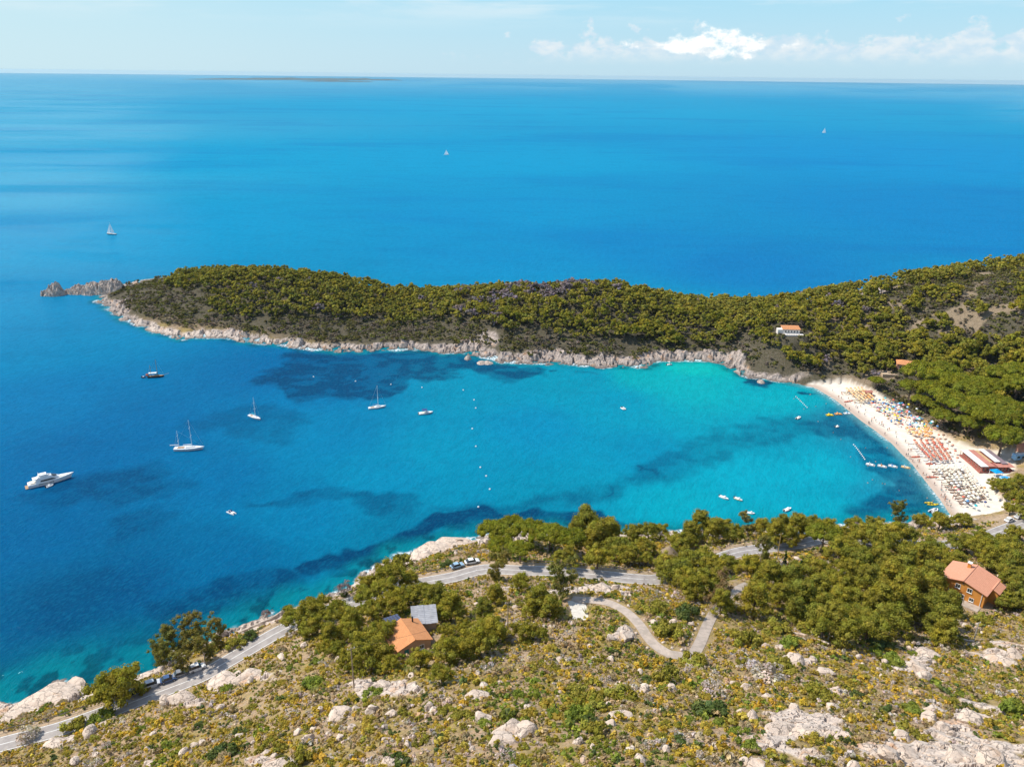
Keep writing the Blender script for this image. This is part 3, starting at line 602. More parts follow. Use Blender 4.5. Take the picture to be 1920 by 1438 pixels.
def crown_centres(kind, n, rng):
    """clump centres of a crown one metre in radius, and their radii"""
    if kind == 'umbrella':
        a = rng.uniform(0, 2*math.pi, n); r = np.sqrt(rng.uniform(0, 1, n))*0.92
        z = 0.42*np.sqrt(np.clip(1-r*r, 0, 1))+rng.uniform(-0.08, 0.03, n); C = np.stack([r*np.cos(a), r*np.sin(a), z], 1); return C*np.array([1, 1, 1.0]), rng.uniform(0.17, 0.30, n)
    if kind == 'round':
        d = unit(n, rng); d[:, 2] = np.where(d[:, 2] < -0.35, -d[:, 2], d[:, 2]); k = rng.uniform(0.45, 0.93, n); az_ = np.arctan2(d[:, 1], d[:, 0])
        lob = 1+0.20*np.sin(3*az_+rng.uniform(0, 6))+0.14*np.sin(5*az_+4*d[:, 2]+rng.uniform(0, 6))
        return d*k[:, None]*np.array([1, 1, 0.80])*lob[:, None]+np.array([0.10*rng.normal(), 0.10*rng.normal(), 0]), rng.uniform(0.14, 0.31, n)
    if kind == 'pine':      # layered, open, leaning masses with gaps
        a = rng.uniform(0, 2*math.pi, n); lay = rng.integers(0, 5, n)/4.0
        rr = (1.0-0.62*lay)*rng.uniform(0.35, 0.95, n); z = -0.55+1.45*lay+rng.uniform(-0.12, 0.12, n)
        return np.stack([rr*np.cos(a), rr*np.sin(a), z], 1)*np.array([0.95, 0.95, 0.85]), rng.uniform(0.17, 0.31, n)
    if kind == 'gum':       # separate plumes on long limbs
        m = 9; ctr = np.stack([rng.uniform(-0.62, 0.62, m), rng.uniform(-0.62, 0.62, m), np.linspace(-0.75, 1.2, m)], 1); i = rng.integers(0, m, n)
        return ctr[i]+rng.normal(size=(n, 3))*np.array([0.2, 0.2, 0.2]), rng.uniform(0.13, 0.23, n)
    if kind == 'cypress':
        z = rng.uniform(0, 1, n); r = 0.33*np.sqrt(np.clip(np.sin(math.pi*np.clip(0.12+0.88*z, 0, 1)), 0, 1))*rng.uniform(0.3, 0.8, n); a = rng.uniform(0, 6.28, n)
        return np.stack([r*np.cos(a), r*np.sin(a), z*2.6-0.9], 1), rng.uniform(0.13, 0.2, n)
    if kind == 'mound':
        a = rng.uniform(0, 6.28, n); r = np.sqrt(rng.uniform(0, 1, n))*0.78; z = 0.42*np.sqrt(np.clip(1-r*r, 0, 1))
        return np.stack([r*np.cos(a), r*np.sin(a), z], 1), rng.uniform(0.2, 0.36, n)
def crown_mesh(name, kind, n, leaf, n_leaf, m, seed, core=0.82, hull=ICO1):
    rng = np.random.default_rng(seed); C, rad = crown_centres(kind, n, rng)
    V, L, S, K = puff_cloud(C, rad, leaf, n_leaf, rng, hull, core)
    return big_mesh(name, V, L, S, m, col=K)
def trunk_mesh(name, height, r, m, seed, limbs=6, spread=0.5, lean=0.08, start=0.45, n=7):
    rng = random.Random(seed); mb = MB(); lx, ly = rng.uniform(-lean, lean)*height, rng.uniform(-lean, lean)*height
    P = [(0, 0, -0.6), (lx*0.2, ly*0.2, height*0.35), (lx*0.6, ly*0.6, height*0.7), (lx, ly, height)]
    mb.tube(P, [r*1.25, r, r*0.75, r*0.35], n)
    for k in range(limbs):
        a = k*2.4+rng.uniform(-.4, .4); z = height*rng.uniform(start, 0.85); t = z/height; ln = spread*rng.uniform(0.6, 1.0)
        b = Vector((lx*t*t, ly*t*t, z)); e = b+Vector((math.cos(a)*ln, math.sin(a)*ln, ln*rng.uniform(0.35, 0.75)))
        mb.tube([b, b.lerp(e, 0.5)+Vector((0, 0, -0.06*ln)), e], [r*0.45, r*0.33, r*0.15], 5)
    return mb.mesh(name, m)
bark = mat('pine_bark', (0.22, 0.15, 0.11), (0.13, 0.095, 0.075), 3.0, 0.95, 0.4)
palebark = mat('gum_bark', (0.42, 0.36, 0.30), (0.26, 0.21, 0.17), 2.0, 0.9, 0.3)
greybark = mat('dead_wood', (0.36, 0.32, 0.31), (0.25, 0.22, 0.22), 2.0, 0.95)
pine_l = leaf_mat('pine_needles', (0.335, 0.285, 0.040), (0.235, 0.228, 0.038))
umb_l = leaf_mat('umbrella_pine_needles', (0.235, 0.235, 0.026), (0.195, 0.205, 0.026))
gum_l = leaf_mat('gum_leaves', (0.26, 0.215, 0.055), (0.18, 0.175, 0.045))
cyp_l = leaf_mat('cypress_leaves', (0.05, 0.085, 0.028), (0.04, 0.07, 0.024))
dead_l = leaf_mat('dead_twigs', (0.30, 0.22, 0.20), (0.22, 0.17, 0.165), 0.1)
brown_l = leaf_mat('brown_leaves', (0.23, 0.15, 0.075), (0.19, 0.15, 0.06), 0.15)
own_l = leaf_mat('mixed_leaves', (1, 1, 1), (1, 1, 1), 0.25)
TREEKIND = {}
def treekind(key, kind, m, bk, var, n, leaf, n_leaf, hfac, limbs=6, core=0.82):
    TREEKIND[key] = ([crown_mesh(key+'_crown', kind, n, leaf, n_leaf, m, 100+i*7+len(key), core) for i in range(var)],
                     [trunk_mesh(key+'_trunk', hfac, 0.055, bk, i+len(key), limbs, 0.5) for i in range(3)], hfac)
treekind('round', 'round', pine_l, bark, 7, 84, 0.07, 62, 0.8, 7, 0.66)
treekind('pine', 'pine', pine_l, bark, 6, 76, 0.07, 62, 1.05, 8, 0.66)
treekind('umbrella', 'umbrella', umb_l, bark, 4, 60, 0.07, 56, 0.95, 9)
treekind('gum', 'gum', gum_l, palebark, 4, 96, 0.075, 44, 1.05, 8, 0.6)
treekind('cypress', 'cypress', cyp_l, bark, 2, 44, 0.07, 36, 0.5, 0)
treekind('dead', 'round', dead_l, greybark, 2, 34, 0.10, 40, 0.8, 9, 0.0)
treekind('brown', 'gum', brown_l, bark, 2, 60, 0.08, 46, 0.9, 8, 0.6)
TREES = []   # (root, category key, world base, radius)
TREENAME = dict(round='pine_tree', pine='pine_tree', umbrella='umbrella_pine', gum='eucalyptus_tree', cypress='cypress_tree', dead='dead_tree', brown='withered_tree')
def tree(kind, base, rad, tall=None):
    cr_, tr_, hf = TREEKIND[kind]; h = hf if tall is None else tall
    root = empty(TREENAME[kind], base, random.uniform(0, 6.28))
    c = link('crown', random.choice(cr_), root); c.location = (0, 0, h*rad); c.scale = (rad*random.uniform(.93, 1.07), rad*random.uniform(.93, 1.07), rad*random.uniform(0.9, 1.1)); c.rotation_euler = (random.uniform(-.06, .06), random.uniform(-.06, .06), 0)
    t = link('trunk', random.choice(tr_), root); t.scale = (rad, rad, rad*h/hf)
    TREES.append((root, kind, np.array(base), rad)); return root
near_trees = {
 'pine': [(820, 1128, 62), (845, 1138, 58), (660, 1165, 45), (620, 1190, 45), (905, 1180, 40), (928, 1118, 42), (908, 1145, 44), (1012, 1125, 62), (1032, 1140, 50), (1000, 1142, 40), (1410, 1125, 65), (1440, 1078, 58), (1480, 1090, 65), (1500, 1120, 65), (1460, 1120, 55), (1485, 1150, 55), (1530, 1110, 60),
   (1620, 1095, 68), (1660, 1080, 60), (1690, 1060, 60), (1720, 1050, 55), (1740, 1085, 60), (1700, 1100, 65), (1740, 1112, 60), (1650, 1128, 80), (1690, 1135, 70), (1745, 1142, 70), (1760, 1166, 65), (1765, 1186, 55), (1715, 1145, 50), (1780, 1135, 46), (1100, 988, 66), (1140, 1003, 60), (1080, 1002, 50), (1118, 1010, 56),
   (1310, 985, 52), (1340, 998, 48), (1290, 1000, 42), (1425, 993, 40), (1450, 1000, 44), (1490, 990, 50), (1480, 1010, 40), (1465, 985, 35), (1350, 1130, 50), (1895, 1060, 55), (1910, 1090, 50), (1895, 1115, 45), (1880, 1045, 50), (1850, 1050, 45), (1788, 1060, 44), (1600, 1062, 50), (590, 1150, 44), (505, 1165, 0), (1570, 1130, 56), (1535, 1140, 50)],
 'round': [(220, 1284, 88), (560, 1160, 58), (600, 1147, 60), (640, 1152, 52), (585, 1176, 48), (690, 1122, 52), (725, 1108, 48), (700, 1147, 44), (745, 1132, 56), (765, 1120, 46), (650, 1186, 40), (790, 1117, 48), (830, 1152, 46), (690, 1225, 82), (715, 1186, 52), (732, 1248, 40), (788, 1236, 45), (842, 1225, 58), (868, 1220, 48),
   (900, 1205, 70), (922, 1186, 58), (828, 1265, 42), (840, 1185, 32), (870, 1175, 34), (975, 1095, 38), (980, 1185, 45), (1013, 1191, 30), (612, 1212, 30), (632, 1216, 35), (652, 1240, 46), (682, 1200, 38), (1150, 1030, 48), (1175, 1040, 46), (1120, 1047, 50), (1060, 1047, 42), (1190, 1000, 38), (1215, 1000, 38), (1238, 998, 34),
   (1205, 1025, 38), (1270, 1020, 48), (1210, 1050, 30), (1250, 1056, 46), (1262, 1076, 56), (1285, 1086, 50), (1240, 1071, 38), (1285, 1016, 34), (1290, 1060, 60), (1320, 1050, 50), (1340, 1066, 50), (1365, 1060, 40), (1300, 1100, 62), (1330, 1090, 55), (1400, 1062, 52), (1570, 1030, 60), (1600, 1045, 58), (1640, 1050, 60), (1590, 1070, 48),
   (1520, 1066, 52), (1545, 1080, 48), (1610, 1135, 70), (1560, 1140, 65), (1540, 1170, 70), (1582, 1180, 78), (1622, 1176, 70), (1662, 1165, 70), (1600, 1160, 60), (1570, 1098, 56), (1868, 910, 30), (1886, 918, 42), (1907, 902, 30), (1906, 938, 42), (1892, 956, 28), (1916, 962, 30), (1550, 990, 38), (1600, 985, 34), (1635, 985, 34), (1620, 1005, 48), (1660, 1002, 58), (1650, 1022, 58), (1590, 1010, 48), (1690, 1002, 48),
   (1725, 976, 30), (1760, 979, 38), (1800, 976, 34), (1740, 1030, 44), (1700, 1035, 48), (1765, 1046, 48), (1790, 1021, 42), (1830, 1030, 48), (1862, 1030, 46), (1890, 1030, 46), (1880, 1075, 46), (1915, 1128, 38), (1880, 1131, 32), (1870, 1016, 36), (1900, 1002, 36), (1840, 1006, 32), (1815, 1016, 32), (1375, 1002, 38), (1355, 986, 34), (1520, 982, 34), (735, 1080, 62), (690, 1092, 34), (768, 1088, 32)],
 'umbrella': [(925, 1010, 52), (960, 1006, 60), (992, 1012, 60), (1030, 1016, 58), (1068, 1024, 56), (940, 1035, 46), (975, 1042, 46), (1540, 1018, 58), (1722, 720, 66), (1760, 716, 58), (1702, 741, 44), (1741, 746, 54), (1780, 736, 58), (1770, 766, 62), (1812, 751, 58), (1800, 781, 58), (1832, 776, 54), (1842, 802, 62), (1872, 800, 58), (1862, 771, 50), (1890, 781, 48), (1812, 806, 44), (1872, 836, 62), (1762, 791, 40), (1900, 741, 58), (1862, 741, 50), (1830, 736, 48), (1722, 761, 34), (1752, 771, 30), (1905, 715, 55), (1870, 715, 45), (1640, 722, 26)],
 'gum': [(318, 1208, 56), (350, 1198, 58), (375, 1190, 48), (405, 1193, 44), (308, 1232, 40), (345, 1235, 40), (385, 1222, 40), (1055, 1085, 58), (1425, 1037, 42), (1400, 987, 36), (1680, 967, 36), (932, 1062, 44)],
 'brown': [(1345, 1110, 56), (1255, 1060, 30)], 'dead': [(502, 1152, 22), (1575, 1085, 40), (1562, 1107, 30), (1362, 1050, 30), (648, 1105, 32), (1003, 996, 26), (1610, 992, 26), (1905, 1108, 26), (1885, 1105, 22)],
 'cypress': [(1470, 1032, 22), (1500, 1045, 26), (1535, 1051, 15), (1547, 1056, 15), (1786, 1001, 15), (1693, 1105, 16), (1812, 1062, 0)]}
for kind, lst in near_trees.items():
    for px, py, w in lst:
        if not w: continue
        lowpine = (px, py) == (220, 1284)
        hp = {'round': .36, 'pine': .42, 'umbrella': .30, 'gum': .55, 'cypress': 1.3, 'dead': .4, 'brown': .5}[kind]
        p = hit(px, py+hp*w)
        if p is None or p[2] < 0.4: p = hit(px, py+hp*w+10)
        r = w*0.5*depth(p)/FPX*1.08
        tree(kind, (p[0], p[1], p[2]), r, 0.6 if lowpine else {'umbrella': 1.15, 'gum': 1.25}.get(kind))

# ------------------------------------------------------------------ the wood on the headland and the slopes behind the beach
wood_px = [(300, 520), (345, 511), (385, 508), (530, 505), (640, 528), (700, 546), (860, 540), (960, 533), (1110, 520), (1250, 545), (1330, 558), (1400, 567), (1530, 538), (1600, 545), (1665, 560), (1690, 610), (1700, 680), (1640, 715), (1560, 690), (1480, 675), (1390, 640), (1330, 650), (1240, 652), (1100, 640), (1000, 630), (900, 618), (860, 602), (760, 612), (640, 592), (560, 592), (480, 577), (420, 566), (350, 550), (300, 535)]
slope_px = [(1600, 545), (1720, 522), (1840, 497), (1925, 484), (1990, 480), (1990, 850), (1925, 860), (1870, 800), (1780, 740), (1700, 700), (1690, 610)]
def cleared(x, y, tall=True):
    ok = np.ones(len(x), bool)
    for p, r in zip(PADS, (7, 9, 9.5, 8.5, 13)): ok &= np.hypot(x-p[0], y-p[1]) > (r if tall else r-2.5)
    if tall:
        ok &= ~((np.abs(x-PADS[2][0]) < 7) & (y < PADS[2][1]) & (y > PADS[2][1]-12)); ok &= ~((np.abs(x-PADS[3][0]+2) < 9) & (y < PADS[3][1]) & (y > PADS[3][1]-24))
    return ok
def scatter(n, x0, x1, y0, y1, gap, rng):
    X, Y = rng.uniform(x0, x1, n), rng.uniform(y0, y1, n); g = {}; keep = []
    for i in range(n):
        k = (int(X[i]//gap), int(Y[i]//gap)); ok = True
        for a in (-1, 0, 1):
            for b in (-1, 0, 1):
                for j in g.get((k[0]+a, k[1]+b), ()):
                    if (X[i]-X[j])**2+(Y[i]-Y[j])**2 < gap*gap: ok = False
        if ok: g.setdefault(k, []).append(i); keep.append(i)
    return X[keep], Y[keep]
rng = np.random.default_rng(21)
fx, fy = scatter(30000, -260, 460, 330, 620, 4.2, rng)
fz = h_at(fx, fy); px, py, dz = proj(np.stack([fx, fy, fz], 1))
jx, jy = 26*(fbm(fx/12, fy/12, 301, 3)-0.5)*2.4, 12*(fbm(fx/12, fy/12, 305, 3)-0.5)*2.4; inw = inside(px+jx, py+jy, wood_px); ins = inside(px, py, slope_px) & (fbm(fx/18, fy/18, 71, 3) + 0.3*vnoise(fx/6, fy/6, 72) < np.where(py > 640, 0.92, 0.67))
behind = (fy > 500) & (px > 390) & (px < 1600) & (fz > 5)
okw = (inw | ins | behind) & (fz > 2.0) & (grid_at(RMASK, fx, fy) < 9) & cleared(fx, fy) & (grid_at(DB, fx, fy) < -3) & (grid_at(DCj, fx, fy) > 9) & (px < 2000)
ex, ey = scatter(5000, 120, 330, 90, 335, 5.6, rng); ez = h_at(ex, ey); epx, epy, edz = proj(np.stack([ex, ey, ez], 1)); eo = (epx > 1945) & (epx < 2450) & (grid_at(RD, ex, ey) > 6) & (ez > 2) & (grid_at(DB, ex, ey) < -3) & (fbm(ex/16, ey/16, 311, 3) > np.where(epy > 1150, 0.56, 0.42))
fx, fy, fz, dz = [np.concatenate([a[okw], b[eo]]) for a, b in ((fx, ex), (fy, ey), (fz, ez), (dz, edz))]; px, py = np.concatenate([px[okw], epx[eo]]), np.concatenate([py[okw], epy[eo]])
fr = rng.uniform(2.5, 4.9, len(fx)); fr *= np.where((py > 660) & (px > 1650), 1.25, 1.0)
ext = np.array([t[2][:2] for t in TREES]); exr = np.array([t[3] for t in TREES])
sel = np.array([np.all(np.hypot(ext[:, 0]-a, ext[:, 1]-b) > exr*0.8+1.0) for a, b in zip(fx, fy)])
fx, fy, fz, fr, dz, px, py = [a[sel] for a in (fx, fy, fz, fr, dz, px, py)]
order = np.argsort(-(fr/dz)); inframe = (px > 0) & (px < 1925); vis = inframe & (fy < 500)
room = max(0, 300-sum(1 for t in TREES if TREENAME[t[1]] == 'pine_tree')); one = [i for i in order if vis[i]][:room]
treekind('farpine', 'round', pine_l, bark, 6, 34, 0.17, 26, 1.0, 5); TREENAME['farpine'] = 'pine_tree'
for i in one: tree('farpine', (fx[i], fy[i], fz[i]-0.2), fr[i], 1.0)
rest = np.setdiff1d(np.arange(len(fx)), one)
def mass(name, X, Y, Z, Rd, kind, n, leaf, n_leaf, tints, lift, m, rng, core=0.85, flat=0.8, sq=None):
    Vs, Ls, Ss, Ks = [], [], [], []; base = 0
    for i in range(len(X)):
        C, rad = crown_centres(kind, n, rng)
        if sq is not None: C = C*np.array([1, 1, sq])
        C = C*Rd[i]+np.array([X[i], Y[i], Z[i]+lift*Rd[i]])
        V, L, S, K = puff_cloud(C, rad*Rd[i], leaf*Rd[i], n_leaf, rng, ICO1, core, flat, tint=tints[i])
        Vs.append(V); Ls.append(L+base); Ss.append(S); Ks.append(K); base += len(V)
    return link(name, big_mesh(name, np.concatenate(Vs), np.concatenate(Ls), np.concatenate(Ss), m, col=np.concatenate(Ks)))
gA, gB, gC = np.array((0.32, 0.275, 0.045)), np.array((0.20, 0.19, 0.042)), np.array((0.26, 0.21, 0.225))
u = rng.uniform(0, 1, (len(rest), 1)); tints = gA*u+gB*(1-u)
greyz = np.exp(-((px[rest]-1050)/75)**2-((py[rest]-550)/24)**2) + 0.5*np.exp(-((px[rest]-900)/60)**2-((py[rest]-590)/25)**2)
tints[rng.uniform(0, 1, len(rest)) < 0.75*greyz+0.015] = gC
o = mass('pine_wood', fx[rest], fy[rest], fz[rest]-0.2, fr[rest], 'round', 17, 0.24, 10, tints, 1.0, own_l, rng, core=0.95)
tag(o, 'mass of pines covering the headland and the slopes beyond the bay', 'wood', kind='stuff')
# low dark scrub round the wood, down to the rocks
sx, sy = scatter(60000, -340, 460, 330, 630, 1.9, rng); sz = h_at(sx, sy); px, py, dz = proj(np.stack([sx, sy, sz], 1))
dcl = grid_at(DCj, sx, sy)
ok = (dcl > 6.0+5*vnoise(sx/7, sy/7, 44)) & (sz > 2.5) & cleared(sx, sy, False) & (grid_at(DB, sx, sy) < -2) & (px < 2000) & (fbm(sx/14, sy/14, 71, 4)+0.1*rng.uniform(-1, 1, len(sx)) < 0.66) & (np.hypot((px-1635)/30, (py-540)/12) > 1)
ok &= ~(inside(px, py, wood_px) & (rng.uniform(0, 1, len(sx)) < 0.55))
sx, sy, sz, px, py = sx[ok], sy[ok], sz[ok], px[ok], py[ok]
sr = rng.uniform(1.4, 3.0, len(sx)); u = rng.uniform(0, 1, (len(sx), 1)); nz = fbm(sx/14, sy/14, 46, 3)[:, None]
tints = np.where(nz > 0.53, np.array((0.16, 0.14, 0.06)), np.array((0.21, 0.17, 0.13)))*(0.65+0.6*u)
tints = np.where(rng.uniform(0, 1, (len(sx), 1)) < 0.42, np.array((0.15, 0.145, 0.045))*(0.6+0.7*u), tints)
o = mass('headland_scrub', sx, sy, sz-0.1, sr, 'mound', 5, 0.30, 9, tints, 0.12, own_l, rng)
tag(o, 'dark low scrub between the wood and the shore rocks', 'scrub', kind='stuff')

# ------------------------------------------------------------------ maquis and stones on the near slope
rng = np.random.default_rng(33)
SHP = [np.array(c)*1.5 for c in ((0.195, 0.17, 0.030), (0.29, 0.22, 0.042), (0.36, 0.24, 0.035), (0.36, 0.30, 0.26), (0.14, 0.165, 0.028), (0.075, 0.095, 0.03), (0.29, 0.215, 0.12))]
def scrub_colour(x, y, rng):
    a, b = fbm(x/11, y/11, 201, 3), fbm(x/8, y/8, 205, 3); r = rng.uniform(0, 1, len(x)); k = np.zeros(len(x), int)
    k = np.where(r < 0.30, 1, 0); k = np.where((b > 0.50) & (r > 0.45) & (r < 0.80), 2, k); k = np.where((a > 0.56) & (r > 0.72), 3, k); k = np.where((a < 0.44) & (r > 0.6), 4, k); k = np.where((r > 0.93), 5, k); k = np.where((r > 0.26) & (r < 0.50), 6, k)
    return k
sx, sy = scatter(110000, -150, 250, 45, 250, 0.82, rng); sz = h_at(sx, sy); px, py, dz = proj(np.stack([sx, sy, sz], 1))
def free(x, y, rd=4.0):
    return (grid_at(RD, x, y) > rd) & (grid_at(PD, x, y) > 2.3) & (grid_at(DD, x, y) > 2.6) & (grid_at(DCj, x, y) > 8) & (grid_at(DB, x, y) < -2) & (np.hypot(x-PADS[0][0], y-PADS[0][1]) > 5.5) & (np.hypot(x-PADS[1][0], y-PADS[1][1]) > 6.5) & (grid_at(shore, x, y) < 0.3)
ok = free(sx, sy) & (px > -150) & (px < 2350) & (py < 1560) & (grid_at(outc, sx, sy) < 0.35) & (vnoise(sx/3.5, sy/3.5, 207)+0.5*vnoise(sx/12, sy/12, 208) > 0.27)
sx, sy, sz, py = sx[ok], sy[ok], sz[ok], py[ok]
k = scrub_colour(sx, sy, rng); u = rng.uniform(0.75, 1.2, (len(sx), 1)); tints = np.array(SHP)[k]*u
sr = rng.uniform(0.45, 1.15, len(sx))*np.where(rng.uniform(0, 1, len(sx)) < 0.12, 1.6, 1.0)
o = mass('scrub', sx, sy, sz-0.05, sr, 'mound', 4, 0.34, 12, tints, 0.0, own_l, rng, core=0.8)
tag(o, 'low olive, ochre and grey scrub covering the near slope', 'scrub', kind='stuff')
# shrubs large enough to count
shr = [crown_mesh('shrub_leaves', 'mound', 16, 0.13, 40, own_l, 300+i) for i in range(4)]
SHNAME = ['olive green', 'yellowish', 'orange flowered', 'dry grey', 'bright green', 'dark green', 'straw brown']
shm = []
for ci, c in enumerate(SHP):
    for v in range(3):
        r2 = np.random.default_rng(400+ci*5+v); C, rad = crown_centres('mound', 17, r2)
        V, L, S, K = puff_cloud(C, rad, 0.13, 38, r2, ICO1, 0.0 if ci == 3 else 0.82, tint=c); shm.append((ci, big_mesh('shrub', V, L, S, own_l, col=K)))
big = [(1440, 1262, 80, 3), (1335, 1295, 55, 3), (1085, 1340, 55, 4), (1160, 1300, 70, 0), (590, 1280, 50, 4), (430, 1290, 30, 4), (1080, 1300, 60, 0), (1110, 1318, 60, 0), (1330, 1330, 70, 5), (1280, 1390, 45, 5), (1665, 1235, 55, 4), (1715, 1330, 45, 4), (1395, 1200, 60, 0), (1450, 1175, 60, 0), (1300, 1240, 60, 0), (1465, 1245, 60, 0), (1530, 1300, 55, 0),
  (1110, 1370, 60, 0), (420, 1410, 55, 5), (560, 1420, 60, 0), (700, 1300, 40, 4), (1250, 1180, 60, 0), (1230, 1140, 50, 0), (1290, 1150, 50, 5), (1250, 1270, 60, 0), (930, 1300, 30, 5), (790, 1390, 35, 0), (1400, 1400, 50, 4), (1900, 1330, 60, 4), (1770, 1140, 40, 0), (1840, 1160, 40, 0), (1650, 1205, 50, 5), (1520, 1180, 50, 0), (1480, 1205, 45, 4), (140, 1365, 60, 0), (50, 1375, 45, 3), (190, 1345, 50, 4), (820, 1045, 35, 0), (840, 1060, 35, 5), (750, 1060, 60, 0), (700, 1095, 40, 0), (440, 1205, 40, 0), (470, 1190, 26, 5), (270, 1290, 30, 0)]
SHRUBS = []
def shrub(p, rad, ci):
    me = random.choice([m for c, m in shm if c == ci]); o = link('shrub', me); o.location = (p[0], p[1], p[2]-0.08); o.rotation_euler = (0, 0, random.uniform(0, 6.28)); o.scale = (rad, rad*random.uniform(.85, 1.1), rad*random.uniform(0.8, 1.25)); SHRUBS.append((o, ci, np.array(p), rad))
for bx, by, w, ci in big:
    p = hit(bx, by+w*0.15); shrub(p, w*0.5*depth(p)/FPX*1.1, ci)
cx_, cy_ = scatter(4000, -140, 180, 55, 235, 3.6, rng); cz = h_at(cx_, cy_); px, py, dz = proj(np.stack([cx_, cy_, cz], 1))
ok = free(cx_, cy_, 4.6) & (px > -20) & (px < 1940) & (py < 1450) & (grid_at(outc, cx_, cy_) < 0.5); cx_, cy_, cz, dz = cx_[ok], cy_[ok], cz[ok], dz[ok]
cr_ = rng.uniform(0.75, 1.65, len(cx_)); kk = scrub_colour(cx_, cy_, rng); od = np.argsort(-cr_/dz)[:300-len(SHRUBS)]
for i in od: shrub((cx_[i], cy_[i], cz[i]), cr_[i], int(kk[i] if kk[i] != 2 else 0))
# ---- boulders
stone = bpy.data.materials.new('granite'); stone.use_nodes = True; t = NT(stone.node_tree)
out = t.n('ShaderNodeOutputMaterial'); b = t.n('ShaderNodeBsdfPrincipled'); t.put(out.inputs[0], b); b.inputs['Roughness'].default_value = 0.9; b.inputs['Specular IOR Level'].default_value = 0.15
pos = t.n('ShaderNodeNewGeometry').outputs['Position']
cc = t.mix(t.ramp(t.noise(pos, 0.7, 6, 0.65), 0.35, 0.65), (0.66, 0.54, 0.44), (0.52, 0.41, 0.33))
cc = t.mix(t.math('MULTIPLY', t.ramp(t.noise(pos, 2.6, 6, 0.7), 0.54, 0.66), 0.6), cc, (0.28, 0.25, 0.235))
cc = t.mix(t.math('MULTIPLY', t.ramp(t.noise(pos, 0.25, 3, 0.6), 0.6, 0.7), 0.5), cc, (0.50, 0.31, 0.18)); t.put(b.inputs['Base Color'], cc)
vo = t.n('ShaderNodeTexVoronoi', feature='DISTANCE_TO_EDGE', i_Scale=0.42); va = t.n('ShaderNodeVectorMath', operation='ADD'); t.put(va.inputs[0], pos); t.put(va.inputs[1], t.vscale(t.noise(pos, 0.6, 4, 0.6, col=True), (2.5, 2.5, 2.5))); t.put(vo.inputs['Vector'], va); ck = t.ramp(vo.outputs['Distance'], 0.03, 0.0)
cc = t.mix(t.math('MULTIPLY', ck, 0.7), cc, (0.15, 0.12, 0.10)); t.put(b.inputs['Base Color'], cc)
bn = t.n('ShaderNodeBump', i_Strength=0.8, i_Distance=0.3); t.put(bn.inputs['Height'], t.math('SUBTRACT', t.noise(pos, 2.2, 8, 0.7), t.math('MULTIPLY', ck, 0.6))); t.put(b.inputs['Normal'], bn)
def stone_like(name, k):
    m = stone.copy(); m.name = name
    for n in m.node_tree.nodes:
        if n.type == 'MIX':
            for i in (6, 7):
                if not n.inputs[i].is_linked: c = n.inputs[i].default_value; n.inputs[i].default_value = (c[0]*k[0], c[1]*k[1], c[2]*k[2], 1)
    return m
greystone = stone_like('grey_sea_rock', (0.80, 0.82, 0.86))
def rock_mesh(seed, flat=0.7, cuts=9, sub=ICO3):
    r2 = random.Random(seed); V = sub[0].copy(); V *= np.array([1, r2.uniform(0.7, 0.95), flat])
    for _ in range(cuts):
        d = Vector((r2.gauss(0, 1), r2.gauss(0, 1), r2.gauss(0.2, 0.8))).normalized(); d = np.array(d); lim = r2.uniform(0.55, 0.85)*np.linalg.norm(d*np.array([1, .85, flat])); s = V@d; V = V-np.outer(np.maximum(s-lim, 0)*0.92, d)
    N = np.array([mnoise.fractal(Vector(v*1.7)+Vector((seed*3.1, 0, 0)), 0.9, 2.0, 5) for v in V]); V = V*(1+0.13*N)[:, None]
    return V, sub[1]
def rock_obj_mesh(name, seed, flat, cuts=9):
    V, F = rock_mesh(seed, flat, cuts); return big_mesh(name, V, F.ravel(), np.full(len(F), 3), stone, smooth=False)
rmesh = [rock_obj_mesh('boulder', 500+i, f) for i, f in enumerate((0.75, 0.6, 0.85, 0.7, 0.5, 0.65))]; smesh = [rock_obj_mesh('slab', 520+i, f, 7) for i, f in enumerate((0.26, 0.32, 0.22, 0.36))]
ROCKS = []
def rock(p, rad, slab=False, name=None, sink=0.25):
    me = random.choice(smesh if slab else rmesh); o = link(name or ('flat_rock' if slab else 'boulder'), me); s = rad
    o.location = (p[0], p[1], p[2]+s*(0.04 if slab else sink)); o.scale = (s, s*random.uniform(.75, 1), s*random.uniform(.85, 1.15)); o.rotation_euler = (random.uniform(-.15, .15)+(0.28 if slab else 0), random.uniform(-.15, .15), random.uniform(0, 6.28) if not slab else random.uniform(-0.5, 0.5))
    ROCKS.append((o, slab, np.array(p), rad)); return o
